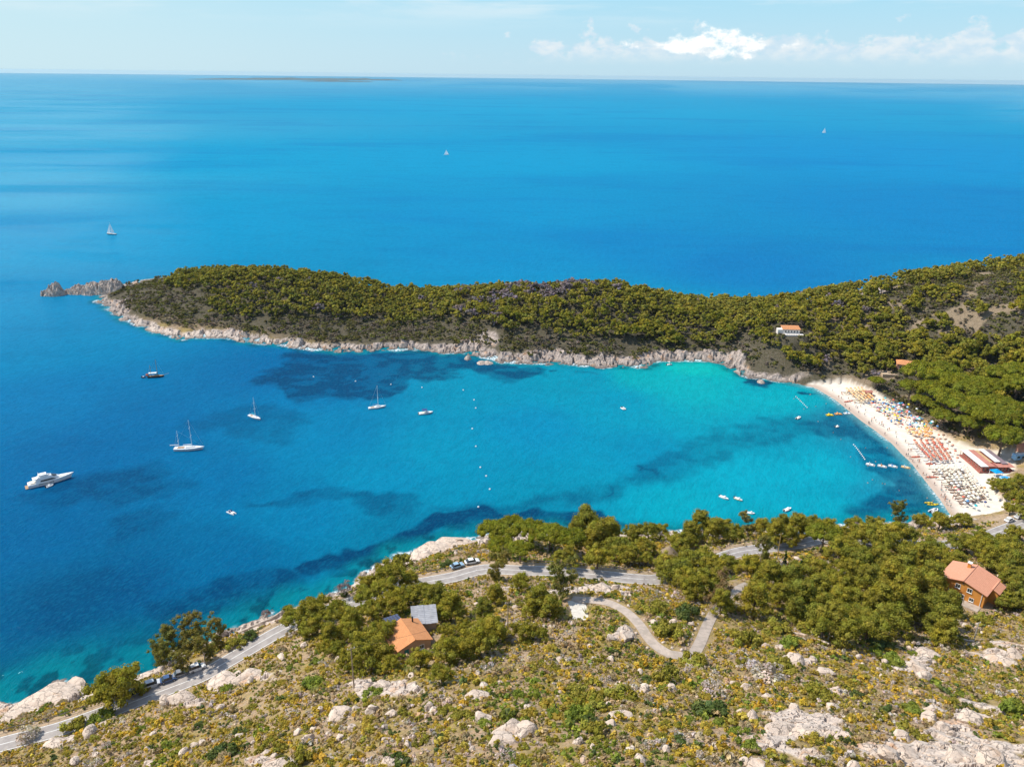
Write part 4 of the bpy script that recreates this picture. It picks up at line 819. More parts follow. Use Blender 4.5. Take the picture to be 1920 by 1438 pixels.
bigrock = [(960, 1362, 100, 1), (985, 1372, 60, 0), (905, 1346, 44, 0), (940, 1385, 70, 1), (900, 1303, 56, 1), (715, 1283, 46, 1), (700, 1332, 34, 0), (640, 1338, 60, 1), (668, 1330, 30, 0), (525, 1427, 130, 1), (1580, 1382, 42, 0), (1460, 1362, 80, 1), (1515, 1372, 90, 1), (1800, 1405, 150, 1), (1860, 1420, 110, 1), (1700, 1415, 70, 1), (1665, 1412, 60, 0), (1740, 1345, 44, 0), (1752, 1330, 50, 1), (1765, 1362, 40, 0), (1822, 1345, 56, 1), (1880, 1235, 60, 1), (1905, 1228, 40, 1), (1740, 1225, 44, 1), (1715, 1245, 50, 1), (1730, 1268, 40, 0),
  (1172, 1190, 44, 0), (1145, 1195, 24, 0), (1160, 1340, 52, 1), (1145, 1355, 30, 0), (1185, 1410, 40, 0), (1200, 1425, 34, 0), (1248, 1405, 24, 0), (1225, 1400, 20, 0), (1095, 1425, 26, 0), (1110, 1400, 18, 0), (850, 1410, 18, 0), (740, 1430, 40, 0), (365, 1398, 30, 0), (345, 1410, 26, 0), (280, 1430, 24, 0), (580, 1385, 34, 0), (600, 1330, 24, 0), (450, 1380, 26, 0), (140, 1428, 30, 0), (100, 1392, 50, 1), (170, 1372, 40, 0), (200, 1355, 30, 1), (420, 1272, 90, 1), (470, 1262, 60, 1), (340, 1305, 60, 1), (310, 1315, 40, 0), (470, 1275, 26, 0), (530, 1230, 26, 0), (1200, 1260, 20, 0), (1208, 1290, 36, 0), (1258, 1290, 34, 0), (1140, 1320, 20, 0), (990, 1325, 24, 0), (1000, 1336, 20, 0), (880, 1362, 14, 0), (1035, 1410, 20, 0), (1490, 1235, 44, 1), (1465, 1240, 26, 0), (1545, 1258, 50, 1), (1400, 1290, 30, 0), (1570, 1295, 34, 1), (1560, 1325, 30, 0), (1410, 1345, 40, 0), (1390, 1335, 24, 0), (1420, 1440, 50, 1), (1600, 1440, 40, 0), (1690, 1380, 40, 1), (1130, 1098, 40, 1), (1155, 1102, 24, 0), (1010, 1112, 24, 0), (820, 1230, 22, 0), (730, 1245, 20, 0), (570, 1210, 22, 0), (740, 1340, 18, 0), (935, 1280, 18, 0), (690, 1285, 26, 0)]
for bx, by, w, sl in bigrock:
    p = hit(bx, by+w*0.12); w = min(w, 70); rock(p, w*0.5*depth(p)/FPX*(1.1 if sl else 0.92), bool(sl))
side = []      # stones set along both edges of the concrete path
for i in range(4, len(PATH)-14, 2):
    T = PATH[i+1]-PATH[i-1]; n = np.array([-T[1], T[0]])/np.hypot(T[0], T[1])
    for sgn in ((1, -1) if random.random() < 0.35 else (1,)):
        q = PATH[i, :2]+n*sgn*2.1; rock((q[0], q[1], float(h_at(q[0], q[1]))), random.uniform(0.3, 0.7), False, 'edging_stone')
cx_, cy_ = scatter(5000, -140, 180, 55, 235, 2.3, rng); cz = h_at(cx_, cy_); px, py, dz = proj(np.stack([cx_, cy_, cz], 1))
ok = free(cx_, cy_, 4.4) & (px > -10) & (px < 1930) & (py < 1446) & (fbm(cx_/9, cy_/9, 41, 4)+0.1*rng.uniform(-1, 1, len(cx_)) > 0.5); cx_, cy_, cz, dz = cx_[ok], cy_[ok], cz[ok], dz[ok]
cr_ = 0.28+0.9*rng.uniform(0, 1, len(cx_))**2.2; od = np.argsort(-cr_/dz)[:300-len(ROCKS)]
for i in od: rock((cx_[i], cy_[i], cz[i]), cr_[i], random.random() < 0.25)
# loose stones past counting
sx, sy = scatter(9000, -150, 190, 50, 240, 1.2, rng); sz = h_at(sx, sy); px, py, dz = proj(np.stack([sx, sy, sz], 1))
ok = free(sx, sy, 4.2) & (px > -100) & (px < 2020) & (py < 1500) & (fbm(sx/7, sy/7, 43, 3) > 0.525); sx, sy, sz = sx[ok], sy[ok], sz[ok]
Vr = [rock_mesh(600+i, 0.7, 7, ICO2) for i in range(5)]; Vs, Ls = [], []; base = 0
for i in range(len(sx)):
    V, F = Vr[i % 5]; a = rng.uniform(0, 6.28); s = rng.uniform(0.12, 0.38); c, d = math.cos(a)*s, math.sin(a)*s
    Vs.append(np.stack([V[:, 0]*c-V[:, 1]*d+sx[i], V[:, 0]*d+V[:, 1]*c+sy[i], V[:, 2]*s+sz[i]+0.08], 1)); Ls.append(F.ravel()+base); base += len(V)
Lc = np.concatenate(Ls); o = link('loose_stones', big_mesh('loose_stones', np.concatenate(Vs), Lc, np.full(len(Lc)//3, 3), stone)); tag(o, 'pale loose stones strewn over the near slope', 'stones', kind='stuff')
# ---- rocks standing in the sea at the headland's tip, and off the shore
def sea_stack(px0, px1, pyb, hgt, name, label, seeds):
    a, b_ = at(px0, pyb), at(px1, pyb); L = np.linalg.norm(b_-a); mid = (a+b_)/2; n = 90 if L > 12 else 40
    x = np.linspace(-0.6*L, 0.6*L, n); y = np.linspace(-0.35*L-2, 0.35*L+2, n); X, Y = np.meshgrid(x, y, indexing='ij'); Z = np.full(X.shape, -3.0)
    for t_, rr, hh in seeds:
        r_ = np.hypot((X-(t_-0.5)*L)/(L*rr), Y/(L*rr*0.75+1.0))+0.35*(fbm(X/3+px0, Y/3, 9, 3)-0.5); Z = np.maximum(Z, hgt*hh*1.15*(1-r_**2.2))
    b1_, e1_ = blocks(X+0.8*Z, Y, 3.0, int(px0)+3, 0.9); b2_, e2_ = blocks(X, Y+0.4*Z, 1.2, int(px0)+9, 0.9)
    Z = Z+np.where(Z > -1.5, (b1_-0.5)*0.26*hgt+(b2_-0.5)*0.10*hgt-sstep(e1_, 0.18, 0)*0.13*hgt, 0); idx = np.arange(n*n).reshape(n, n); keep = Z > -1.2
    ok = keep[:-1, :-1] | keep[1:, 1:] | keep[1:, :-1] | keep[:-1, 1:]; Q = np.stack([idx[:-1, :-1], idx[1:, :-1], idx[1:, 1:], idx[:-1, 1:]], -1)[ok]; u_, inv = np.unique(Q.ravel(), return_inverse=True)
    o = link(name, big_mesh(name, np.stack([X, Y, Z], -1).reshape(-1, 3)[u_], inv, np.full(len(Q), 4), greystone)); o.location = tuple(mid); o.rotation_euler = (0, 0, math.atan2(b_[1]-a[1], b_[0]-a[0])); tag(o, label, 'rock')
sea_stack(80, 122, 553, 8.5, 'sea_rock', 'grey knobbly rock alone in the sea off the headland tip', [(0.3, 0.35, 0.45), (0.62, 0.38, 1.0), (0.85, 0.2, 0.5)])
sea_stack(116, 222, 549, 9.0, 'sea_rock', 'long grey rock ridge between the sea knob and the headland', [(0.12, 0.16, 0.30), (0.32, 0.2, 0.55), (0.55, 0.24, 0.75), (0.78, 0.24, 0.95), (0.95, 0.22, 1.0)])
sea_stack(870, 884, 673, 2.0, 'sea_rock', 'small dark rock in the water off the headland cliffs', [(0.5, 0.5, 1.0)])
sea_stack(896, 922, 681, 1.2, 'sea_rock', 'flat brown rock awash in front of the headland cliffs', [(0.3, 0.4, 1.0), (0.7, 0.4, 0.8)])
sea_stack(1420, 1434, 717, 1.4, 'sea_rock', 'low rock over a dark weed patch near the beach', [(0.5, 0.5, 1.0)])
for px, py, w, lab in [(35, 1345, 60, 'cracked pale slab beside the water, lowest of the three shore slabs'), (95, 1318, 120, 'broad pale cracked slab sloping into the sea below the road'), (135, 1290, 50, 'pinkish slab tip reaching into the sea below the road'), (820, 1035, 70, 'tawny slab of the rocky point below the road bend'), (850, 1022, 70, 'pale outer slab of the rocky point below the road bend'), (790, 1045, 50, 'low tawny ledge at the rocky point nearest the open water')]:
    p = hit(px, py); o = rock(p, w*0.5*depth(p)/FPX*1.25, True, 'shore_rock'); o.scale.z *= 0.6; o.rotation_euler.x -= 0.12; ROCKS.pop(); tag(o, lab, 'rock')

# ------------------------------------------------------------------ paints and building materials
white = mat('white_paint', (0.80, 0.80, 0.78), (0.74, 0.74, 0.73), 0.8, 0.35, spec=0.5)
cream = mat('cream_cloth', (0.78, 0.72, 0.60), (0.70, 0.64, 0.53), 1.5, 0.8)
darkglass = mat('dark_glass', (0.02, 0.025, 0.03), (0.03, 0.035, 0.04), 1.0, 0.12, spec=0.6)
black = mat('black_hull', (0.018, 0.018, 0.022), (0.03, 0.028, 0.03), 1.0, 0.4)
navy = mat('navy_paint', (0.03, 0.05, 0.12), None, 1.0, 0.4)
teak = mat('teak_deck', (0.40, 0.26, 0.15), (0.32, 0.20, 0.12), 3.0, 0.8)
greyrub = mat('grey_rubber', (0.30, 0.30, 0.31), None, 1.0, 0.7)
metal = mat('grey_metal', (0.45, 0.46, 0.48), (0.38, 0.39, 0.40), 2.0, 0.4, metal=0.6)
galv = mat('galvanised_rail', (0.36, 0.34, 0.33), (0.26, 0.22, 0.20), 1.2, 0.6, metal=0.3)
rubber = mat('tyre_rubber', (0.02, 0.02, 0.02), None, 1.0, 0.9)
wood = mat('pole_wood', (0.36, 0.28, 0.20), (0.25, 0.19, 0.14), 1.5, 0.9)
yellowwood = mat('ochre_pole', (0.46, 0.32, 0.12), None, 1.5, 0.8)
COLS = dict(orange=(0.80, 0.38, 0.14), amber=(0.82, 0.56, 0.30), red=(0.58, 0.15, 0.09), brick=(0.55, 0.25, 0.16), blue=(0.10, 0.26, 0.50), turquoise=(0.03, 0.45, 0.52), white=(0.80, 0.79, 0.76), cream=(0.78, 0.70, 0.55), green=(0.08, 0.30, 0.12), yellow=(0.85, 0.62, 0.04), pink=(0.75, 0.30, 0.32), navy=(0.03, 0.06, 0.20), brown=(0.20, 0.11, 0.07), sky=(0.30, 0.55, 0.80), grey=(0.40, 0.40, 0.42))
CL = {k: mat(k+'_fabric', v, tuple(x*0.85 for x in v), 2.0, 0.75) for k, v in COLS.items()}
plaster = mat('sand_plaster', (0.46, 0.31, 0.22), (0.40, 0.27, 0.19), 0.8, 0.9, 0.2)
ochre = mat('orange_plaster', (0.66, 0.29, 0.06), (0.52, 0.21, 0.045), 0.35, 0.9, 0.15)
whitewash = mat('white_render', (0.76, 0.70, 0.64), (0.66, 0.60, 0.54), 0.6, 0.9, 0.15)
pinkwash = mat('pink_render', (0.58, 0.30, 0.22), (0.52, 0.27, 0.2), 0.6, 0.9)
teal = mat('teal_door_paint', (0.02, 0.20, 0.19), None, 1.0, 0.5)
sheet = mat('grey_corrugated_sheet', (0.34, 0.34, 0.36), (0.25, 0.25, 0.27), 0.7, 0.7)
solar = mat('solar_cell', (0.035, 0.04, 0.09), (0.05, 0.05, 0.10), 2.0, 0.25, spec=0.6)
thatch = mat('thatch', (0.30, 0.22, 0.15), (0.20, 0.15, 0.10), 4.0, 0.95, 0.5)
def tile_mat(name, a, b):
    m = bpy.data.materials.new(name); m.use_nodes = True; t = NT(m.node_tree)
    out = t.n('ShaderNodeOutputMaterial'); p = t.n('ShaderNodeBsdfPrincipled'); t.put(out.inputs[0], p); tc = t.n('ShaderNodeTexCoord').outputs['Object']
    w = t.n('ShaderNodeTexWave', bands_direction='X', i_Scale=0.9, i_Distortion=0.3); w.inputs['Detail'].default_value = 1; t.put(w.inputs['Vector'], tc)
    w2 = t.n('ShaderNodeTexWave', bands_direction='Y', i_Scale=0.8); t.put(w2.inputs['Vector'], tc)
    c = t.mix(t.ramp(t.noise(tc, 1.6, 5, 0.7), 0.35, 0.65), a, b); c = t.mix(t.math('MULTIPLY', t.ramp(t.noise(tc, 5.0, 3), 0.55, 0.7), 0.5), c, tuple(x*1.35 for x in a))
    c = t.mix(t.math('MULTIPLY', t.ramp(w.outputs['Fac'], 0.25, 0.0), 0.5), c, tuple(x*0.45 for x in b)); t.put(p.inputs['Base Color'], c); p.inputs['Roughness'].default_value = 0.85
    bn = t.n('ShaderNodeBump', i_Strength=0.8, i_Distance=0.12); t.put(bn.inputs['Height'], t.math('ADD', w.outputs['Fac'], t.math('MULTIPLY', w2.outputs['Fac'], 0.3))); t.put(p.inputs['Normal'], bn); return m
tiles = tile_mat('terracotta_tiles', (0.70, 0.31, 0.125), (0.60, 0.25, 0.10)); pinktiles = tile_mat('salmon_tiles', (0.74, 0.34, 0.21), (0.68, 0.30, 0.18))
def sail_mat():
    m = bpy.data.materials.new('sailcloth'); m.use_nodes = True; t = NT(m.node_tree); out = t.n('ShaderNodeOutputMaterial'); d = t.n('ShaderNodeBsdfDiffuse'); tr = t.n('ShaderNodeBsdfTranslucent'); mx = t.n('ShaderNodeMixShader', i_0=0.5)
    d.inputs[0].default_value = tr.inputs[0].default_value = (0.86, 0.86, 0.85, 1); t.put(mx.inputs[1], d); t.put(mx.inputs[2], tr); t.put(out.inputs[0], mx); return m
sailcloth = sail_mat()
roadstuff = mat('bronze_paint', (0.2, 0.15, 0.1))

# ------------------------------------------------------------------ houses
def gable(root, L, W, He, Hr, wallm, roofm, over=0.4, wall=True, x0=0.0, y0=0.0, z0=-1.5, th=0.18):
    """ridge along local x; walls with gable ends, two sloping tiled slabs"""
    if wall:
        mb = MB(); V = []
        for sx in (-L/2, L/2): V += [(x0+sx, y0-W/2, z0), (x0+sx, y0+W/2, z0), (x0+sx, y0+W/2, He), (x0+sx, y0, Hr), (x0+sx, y0-W/2, He)]
        mb.add(V, [(0, 1, 2, 3, 4), (9, 8, 7, 6, 5), (0, 5, 6, 1), (1, 6, 7, 2), (2, 7, 8, 3), (3, 8, 9, 4), (4, 9, 5, 0)]); mb.build('wall', wallm, root)
    k = (Hr-He)/(W/2); rb = MB()
    for s in (-1, 1):
        e = W/2+over; x1 = L/2+over
        p = [(-x1, 0, Hr+0.03), (x1, 0, Hr+0.03), (x1, s*e, Hr+0.03-k*e), (-x1, s*e, Hr+0.03-k*e)]
        V = [(a+x0, b+y0, c) for a, b, c in p]+[(a+x0, b+y0, c+th) for a, b, c in p]
        rb.add(V, [(0, 1, 2, 3), (4, 5, 6, 7), (0, 1, 5, 4), (1, 2, 6, 5), (2, 3, 7, 6), (3, 0, 4, 7)])
    rf = rb.build('roof', roofm, root)
    cap = MB().tube([(x0-L/2-over, y0, Hr+th+0.05), (x0+L/2+over, y0, Hr+th+0.05)], 0.14, 6).build('ridge_tiles', roofm, rf)
    return rf
def window(root, c, w, h, axis, m=white, glass=darkglass, shut=None):
    """window in a wall facing +/-axis; c is its centre on the wall plane"""
    ax = 0 if axis[0] else 1; s = axis[ax]; o = MB(); t_ = 0.1
    def bx(mb, u, v, du, dv, off, dep):
        cc = [c[0], c[1], c[2]+v]; cc[1-ax] += u; cc[ax] += s*off; d = [0, 0, dv]; d[1-ax] = du; d[ax] = dep; mb.box(cc, d)
    for u, v, du, dv in ((-w/2, 0, t_, h+t_), (w/2, 0, t_, h+t_), (0, h/2, w-t_, t_), (0, -h/2, w-t_, t_), (0, 0, 0.06, h-t_)): bx(o, u, v, du, dv, 0.04, 0.10)
    f = o.build('window', m, root); g = MB(); bx(g, 0, 0, w-t_, h-t_, 0.012, 0.03); g.build('pane', glass, f)
    if shut:
        for sg in (-1, 1): q = MB(); bx(q, sg*(w*0.75+t_*0.6), 0, w*0.5, h, 0.05, 0.06); q.build('shutter', shut, f)
    sl = MB(); bx(sl, 0, -h/2-0.1, w+0.3, 0.08, 0.1, 0.22); sl.build('sill', m, f)
    return f
def dirto(a, b): return math.atan2(b[1]-a[1], b[0]-a[0])
# the terracotta roofed house among pines above the road
r0, r1 = hit(762, 1205), None
zr = PADS[0][2]; A_, B_ = at(752, 1161, zr+4.0), at(778, 1199, zr+4.0); L = np.linalg.norm(B_-A_); mid = (A_+B_)/2
h1 = empty('house', (mid[0], mid[1], zr), dirto(A_, B_)); tag(h1, 'sand coloured house with terracotta tiled roof and teal door among pines', 'house')
Wd = 7.6
gable(h1, L*0.96, Wd, 2.5, 3.9, plaster, tiles)
# lower wing stepping out at the front, left of the door
gable(h1, L*0.55, 3.0, 1.9, 2.5, plaster, tiles, 0.25, True, L*0.10, -Wd/2-1.1)
dr = MB().box((L*0.48+0.06, -2.0, 1.0), (0.10, 1.0, 2.0)).build('door', teal, h1); MB().box((L*0.48+0.13, -2.35, 1.0), (0.05, 0.06, 0.2)).build('handle', metal, dr)
window(h1, (L*0.48, 1.6, 1.4), 1.0, 1.0, (1, 0), white); window(h1, (-0.5, Wd/2, 1.5), 1.0, 1.0, (0, 1), white)
MB().tube([(-L*0.36, 2.3, 2.6), (-L*0.36, 2.3, 4.6)], 0.2, 8).build('chimney', black, h1)
p = at(790, 1152, zr+2.2); sh = empty('shed', (p[0]+0.6, p[1], zr), dirto(A_, B_)-0.35); tag(sh, 'grey corrugated sheet roofed shed behind the terracotta roofed house', 'shed')
for j in range(4):
    V = []; n = 30
    for i in range(n+1):
        x = -3.4+6.8*i/n; V += [(x, -2.9+j*1.45, 2.35-0.05*j+0.05*math.sin(i*2.1)+0.10*(j % 2)), (x, -1.35+j*1.45, 2.30-0.05*j+0.05*math.sin(i*2.1)+0.10*(j % 2))]
    mb = MB().add(V, [(2*i, 2*i+1, 2*i+3, 2*i+2) for i in range(n)]).build('roof_sheet', sheet, sh); md = mb.modifiers.new('s', 'SOLIDIFY'); md.thickness = 0.03
MB().box((0, 0, 0.4), (6.0, 5.0, 3.4)).build('wall', plaster, sh)
for x in (-3.1, 3.1):
    for y in (-2.6, 2.6): MB().box((x, y, 0.4), (0.12, 0.12, 3.6)).build('post', wood, sh)
p = at(737, 1160, zr+1.5); sp = empty('solar_panel', (p[0], p[1], zr), dirto(A_, B_)); tag(sp, 'tilted solar panel array beside the terracotta roofed house', 'solar panel')
for j in range(5):
    MB().add([(-1.9, -1.7+j*0.7, 1.0), (1.9, -1.7+j*0.7, 1.9), (1.9, -1.12+j*0.7, 1.9), (-1.9, -1.12+j*0.7, 1.0), (-1.9, -1.7+j*0.7, 0.95), (1.9, -1.7+j*0.7, 1.85), (1.9, -1.12+j*0.7, 1.85), (-1.9, -1.12+j*0.7, 0.95)], [(0, 1, 2, 3), (7, 6, 5, 4), (0, 4, 5, 1), (1, 5, 6, 2), (2, 6, 7, 3), (3, 7, 4, 0)]).build('cell_strip', solar, sp)
fr = MB()
for x, z in ((-1.8, 0.95), (1.8, 1.85)): fr.box((x, 0, z-0.12), (0.1, 3.8, 0.1)); fr.box((x, -1.6, z/2-0.6), (0.08, 0.08, z+1)); fr.box((x, 1.6, z/2-0.6), (0.08, 0.08, z+1))
fr.build('frame', metal, sp)
# the orange two storey house on the right
zr = PADS[1][2]; g0, g1 = at(1808, 1087, zr+6.4), at(1824, 1069, zr+6.4); A_, B_ = at(1824, 1070, zr+6.4), at(1808, 1088, zr+6.4)
ax = dirto(A_, B_); L = 11.0; h2 = empty('villa', (0, 0, 0), ax); front = np.array(at(1808, 1088, zr+6.4)); dv = np.array([math.cos(ax), math.sin(ax)])
h2.location = (front[0]-dv[0]*L/2, front[1]-dv[1]*L/2, zr); tag(h2, 'orange two storey villa with salmon tiled roof at the edge of pines', 'house')
gable(h2, L, 12.4, 4.6, 6.3, ochre, pinktiles, 0.55)
gable(h2, 5.0, 3.2, 4.0, 4.7, ochre, pinktiles, 0.4, True, -1.5, 6.8)
ch = MB().box((-L/2+2.2, -1.5, 6.6), (0.8, 0.9, 2.0)).build('chimney', ochre, h2); MB().box((-L/2+2.2, -1.5, 7.75), (1.1, 1.2, 0.3)).build('chimney_cap', white, ch)
for y in (-1.2, 2.0): window(h2, (L/2, y, 3.9), 1.25, 1.3, (1, 0), white)
for y in (-2.8, 0.4, 3.0): window(h2, (L/2, y, 1.2), 1.2, 1.1, (1, 0), white)
window(h2, (L/2, 0.0, 5.45), 0.3, 0.3, (1, 0), roadstuff); window(h2, (-1.0, 6.2, 2.8), 1.1, 1.2, (0, 1), white)
MB().box((L/2+0.09, 5.4, 2.3), (0.14, 0.16, 4.4)).build('downpipe', white, h2)
MB().box((L/2+1.62, 0, -1.85), (3.2, 11.8, 4.0)).build('terrace', concrete, h2)
# the white villa in the wood above the cove
p = PADS[2]; h3 = empty('villa', (p[0], p[1], p[2]), -0.05, 0.78); tag(h3, 'white villa with flat terracotta roof in the wood above the cove', 'house')
MB().box((0, 1.5, 1.0), (12.5, 7.0, 6.0)).build('wall', whitewash, h3)
MB().add([(-6.8, -2.5, 4.0), (6.8, -2.5, 4.0), (6.8, 5.6, 4.9), (-6.8, 5.6, 4.9), (-6.8, -2.5, 4.25), (6.8, -2.5, 4.25), (6.8, 5.6, 5.15), (-6.8, 5.6, 5.15)], [(0, 1, 2, 3), (4, 5, 6, 7), (0, 1, 5, 4), (1, 2, 6, 5), (2, 3, 7, 6), (3, 0, 4, 7)]).build('roof', tiles, h3)
MB().box((-8.3, 0.5, 1.0), (3.8, 5.0, 5.4)).build('side_wing', whitewash, h3)
MB().box((1.0, -4.2, -1.0), (15.0, 4.2, 4.0)).build('terrace', whitewash, h3); pr = MB()
for i in range(9): pr.box((-6+i*1.75, -6.2, 1.35), (0.16, 0.16, 0.7))
pr.box((1.0, -6.2, 1.74), (14.6, 0.2, 0.12)); pr.build('balustrade', white, h3)
for i in range(5): window(h3, (-4.4+i*2.2, -2.0, 2.4), 1.2, 1.7, (0, -1), white)
p = hit(1536, 618); h5 = empty('outbuilding', p, 0.1); tag(h5, 'small pale outbuilding in the wood right of the white villa', 'shed'); gable(h5, 5.0, 3.5, 2.2, 2.9, whitewash, mat('faded_tiles', (0.55, 0.40, 0.32), (0.45, 0.33, 0.27), 1.5, 0.9), 0.3)
# the villa behind the beach
p = PADS[3]; h4 = empty('villa', (p[0], p[1], p[2]), -0.38); tag(h4, 'pink walled villa with terracotta hipped roof behind the beach head', 'house')
MB().box((0, 0, 1.2), (11.0, 7.0, 5.2)).build('wall', pinkwash, h4)
MB().add([(-6, -4, 3.83), (6, -4, 3.83), (6, 4, 3.83), (-6, 4, 3.83), (-3, 0, 5.5), (3, 0, 5.5)], [(0, 1, 5, 4), (1, 2, 5), (2, 3, 4, 5), (3, 0, 4), (3, 2, 1, 0)]).build('roof', tiles, h4)
for i in range(4): window(h4, (-3.8+i*2.5, -3.5, 2.0), 1.1, 1.5, (0, -1), white)
window(h4, (5.5, 0.0, 2.0), 1.2, 1.3, (1, 0), white); MB().box((0.5, -5.2, 0.0), (7.0, 3.0, 1.6)).build('terrace', whitewash, h4)
p = hit(1672, 700); tag(link('garden_terrace', MB().prism([(p[0]-6, p[1]-2.5), (p[0]+6, p[1]-4), (p[0]+6.5, p[1]+3), (p[0]-5, p[1]+4)], p[2]-2, p[2]+0.35).mesh('garden_terrace', mat('tan_paving', (0.50, 0.38, 0.27), (0.42, 0.32, 0.22), 0.6, 0.9))), 'bare tan garden terrace beside the pink walled villa', 'terrace')
# the beach restaurant: two long roofs under white awnings
p0, p1, p2 = at(1800, 846, 4), at(1839, 878, 4), at(1894, 870, 4); zb = PADS[4][2]
u_ = (p1-p0)[:2]; Lr = np.linalg.norm(u_); ang = math.atan2(u_[1], u_[0]); v_ = (p2-p1)[:2]; Wr = abs(-math.sin(ang)*v_[0]+math.cos(ang)*v_[1])
rs = empty('beach_restaurant', (p0[0], p0[1], zb), ang); tag(rs, 'long beach restaurant with white awnings and red terraces on the sand', 'restaurant'); sg = 1.0
redpan = mat('red_panel', (0.36, 0.12, 0.09), (0.28, 0.10, 0.08), 1.0, 0.8); redroof = mat('red_sheet_roof', (0.50, 0.22, 0.17), (0.42, 0.18, 0.14), 0.8, 0.8); greyroof = mat('mauve_roof', (0.25, 0.19, 0.21), (0.2, 0.15, 0.17), 0.8, 0.8)
MB().box((Lr/2, Wr*0.5, 0.1), (Lr, Wr, 1.0)).build('deck', redpan, rs)
MB().box((Lr/2, Wr*0.42, 1.5), (Lr*0.94, Wr*0.70, 2.2)).build('wall', redpan, rs)
MB().box((Lr/2, Wr*0.11, 3.0), (Lr, Wr*0.21, 0.14)).build('awning', white, rs)
MB().box((Lr/2, Wr*0.31, 2.95), (Lr*0.98, Wr*0.185, 0.16)).build('roof', redroof, rs)
MB().box((Lr*0.38, Wr*0.45, 2.85), (Lr*0.70, Wr*0.09, 0.12)).build('reed_screen', mat('reed', (0.55, 0.38, 0.20), None, 2.0, 0.9), rs)
MB().box((Lr*0.42, Wr*0.585, 3.7), (Lr*0.78, Wr*0.16, 0.14)).build('awning', white, rs)
MB().box((Lr*0.45, Wr*0.76, 3.3), (Lr*0.86, Wr*0.17, 0.16)).build('roof', greyroof, rs)
MB().box((Lr*0.90, Wr*0.72, 2.9), (Lr*0.24, Wr*0.46, 0.16)).build('roof', redroof, rs)
po = MB()
for i in range(9): po.box((0.3+i*(Lr-0.6)/8, 0.25, 1.7), (0.14, 0.14, 2.5))
po.build('posts', wood, rs)
wn = [MB().box((Lr+0.03, Wr*(0.1+0.1*i), 1.5), (0.06, 0.6, 1.4)).build('window', darkglass, rs) for i in range(8)]
p = hit(1906, 862); cv = empty('caravan', (p[0]+3, p[1], p[2]), 0.10); tag(cv, 'long white blue roofed trailer parked behind the restaurant', 'trailer')
MB().rings([[(-5, -1.2, 0.6), (5, -1.2, 0.6), (5, 1.2, 0.6), (-5, 1.2, 0.6)], [(-5, -1.2, 2.9), (5, -1.2, 2.9), (5, 1.2, 2.9), (-5, 1.2, 2.9)], [(-4.7, -0.9, 3.2), (4.7, -0.9, 3.2), (4.7, 0.9, 3.2), (-4.7, 0.9, 3.2)]]).build('body', CL['sky'], cv)
MB().box((0, 0, 3.26), (9.0, 1.7, 0.1)).build('roof', white, cv)
for x in (-2.5, 2.5):
    for y in (-1.0, 1.0): MB().tube([(x, y-0.12, 0.35), (x, y+0.12, 0.35)], 0.4, 12).build('wheel', rubber, cv)
for i in range(4): MB().box((-3.6+i*2.3, -1.22, 2.0), (1.2, 0.05, 0.8)).build('window', darkglass, cv)
p = hit(1913, 845); k_ = empty('kiosk', (p[0]+2, p[1], p[2]), 0.3); tag(k_, 'small kiosk with red gabled roof at the wood edge behind the restaurant', 'kiosk'); gable(k_, 5.5, 4.5, 2.6, 3.6, pinkwash, redroof, 0.4); window(k_, (0, -2.25, 1.4), 1.4, 0.9, (0, -1), white)
p = hit(1866, 893); gz = empty('gazebo', p, 0.2); tag(gz, 'blue roofed square gazebo on posts below the restaurant', 'gazebo')
MB().rings([[(-1.9, -1.9, 2.4), (1.9, -1.9, 2.4), (1.9, 1.9, 2.4), (-1.9, 1.9, 2.4)], [(-1.9, -1.9, 2.55), (1.9, -1.9, 2.55), (1.9, 1.9, 2.55), (-1.9, 1.9, 2.55)], [(-.2, -.2, 3.0), (.2, -.2, 3.0), (.2, .2, 3.0), (-.2, .2, 3.0)]]).build('canopy', mat('bright_blue_canvas', (0.0, 0.30, 0.62), None, 1, 0.7), gz)
for x in (-1.7, 1.7):
    for y in (-1.7, 1.7): MB().box((x, y, 1.0), (0.12, 0.12, 2.8)).build('post', white, gz)
p = hit(1884, 897); pl = empty('paddling_pool', p, 0.1); tag(pl, 'bright blue inflatable pool on pale paving near the gazebo', 'pool')
MB().tube([(2.0*math.cos(a*math.pi/12), 1.2*math.sin(a*math.pi/12), 0.35) for a in range(25)], 0.35, 6).build('rim', CL['sky'], pl); MB().prism([(1.9*math.cos(a*math.pi/12), 1.1*math.sin(a*math.pi/12)) for a in range(24)], -0.3, 0.4).build('basin', mat('pool_blue', (0.0, 0.34, 0.66), None, 1, 0.2), pl)
p = hit(1745, 748); 
p = hit(1627, 742); hut = empty('lifeguard_hut', p, 0.1); tag(hut, 'small red brown hut on the sand behind the orange parasols', 'hut'); MB().box((0, 0, 1.1), (3.2, 2.4, 2.6)).build('wall', redpan, hut); MB().add([(-1.9, -1.6, 2.4), (1.9, -1.6, 2.4), (1.9, 1.6, 2.4), (-1.9, 1.6, 2.4), (-1.9, 0, 3.2), (1.9, 0, 3.2)], [(0, 1, 5, 4), (1, 2, 5), (2, 3, 4, 5), (3, 0, 4), (3, 2, 1, 0)]).build('roof', redroof, hut)
p = hit(1254, 1046); th = empty('thatched_hut', p, 0); tag(th, 'round hut with conical thatched roof among pines near the road', 'hut')
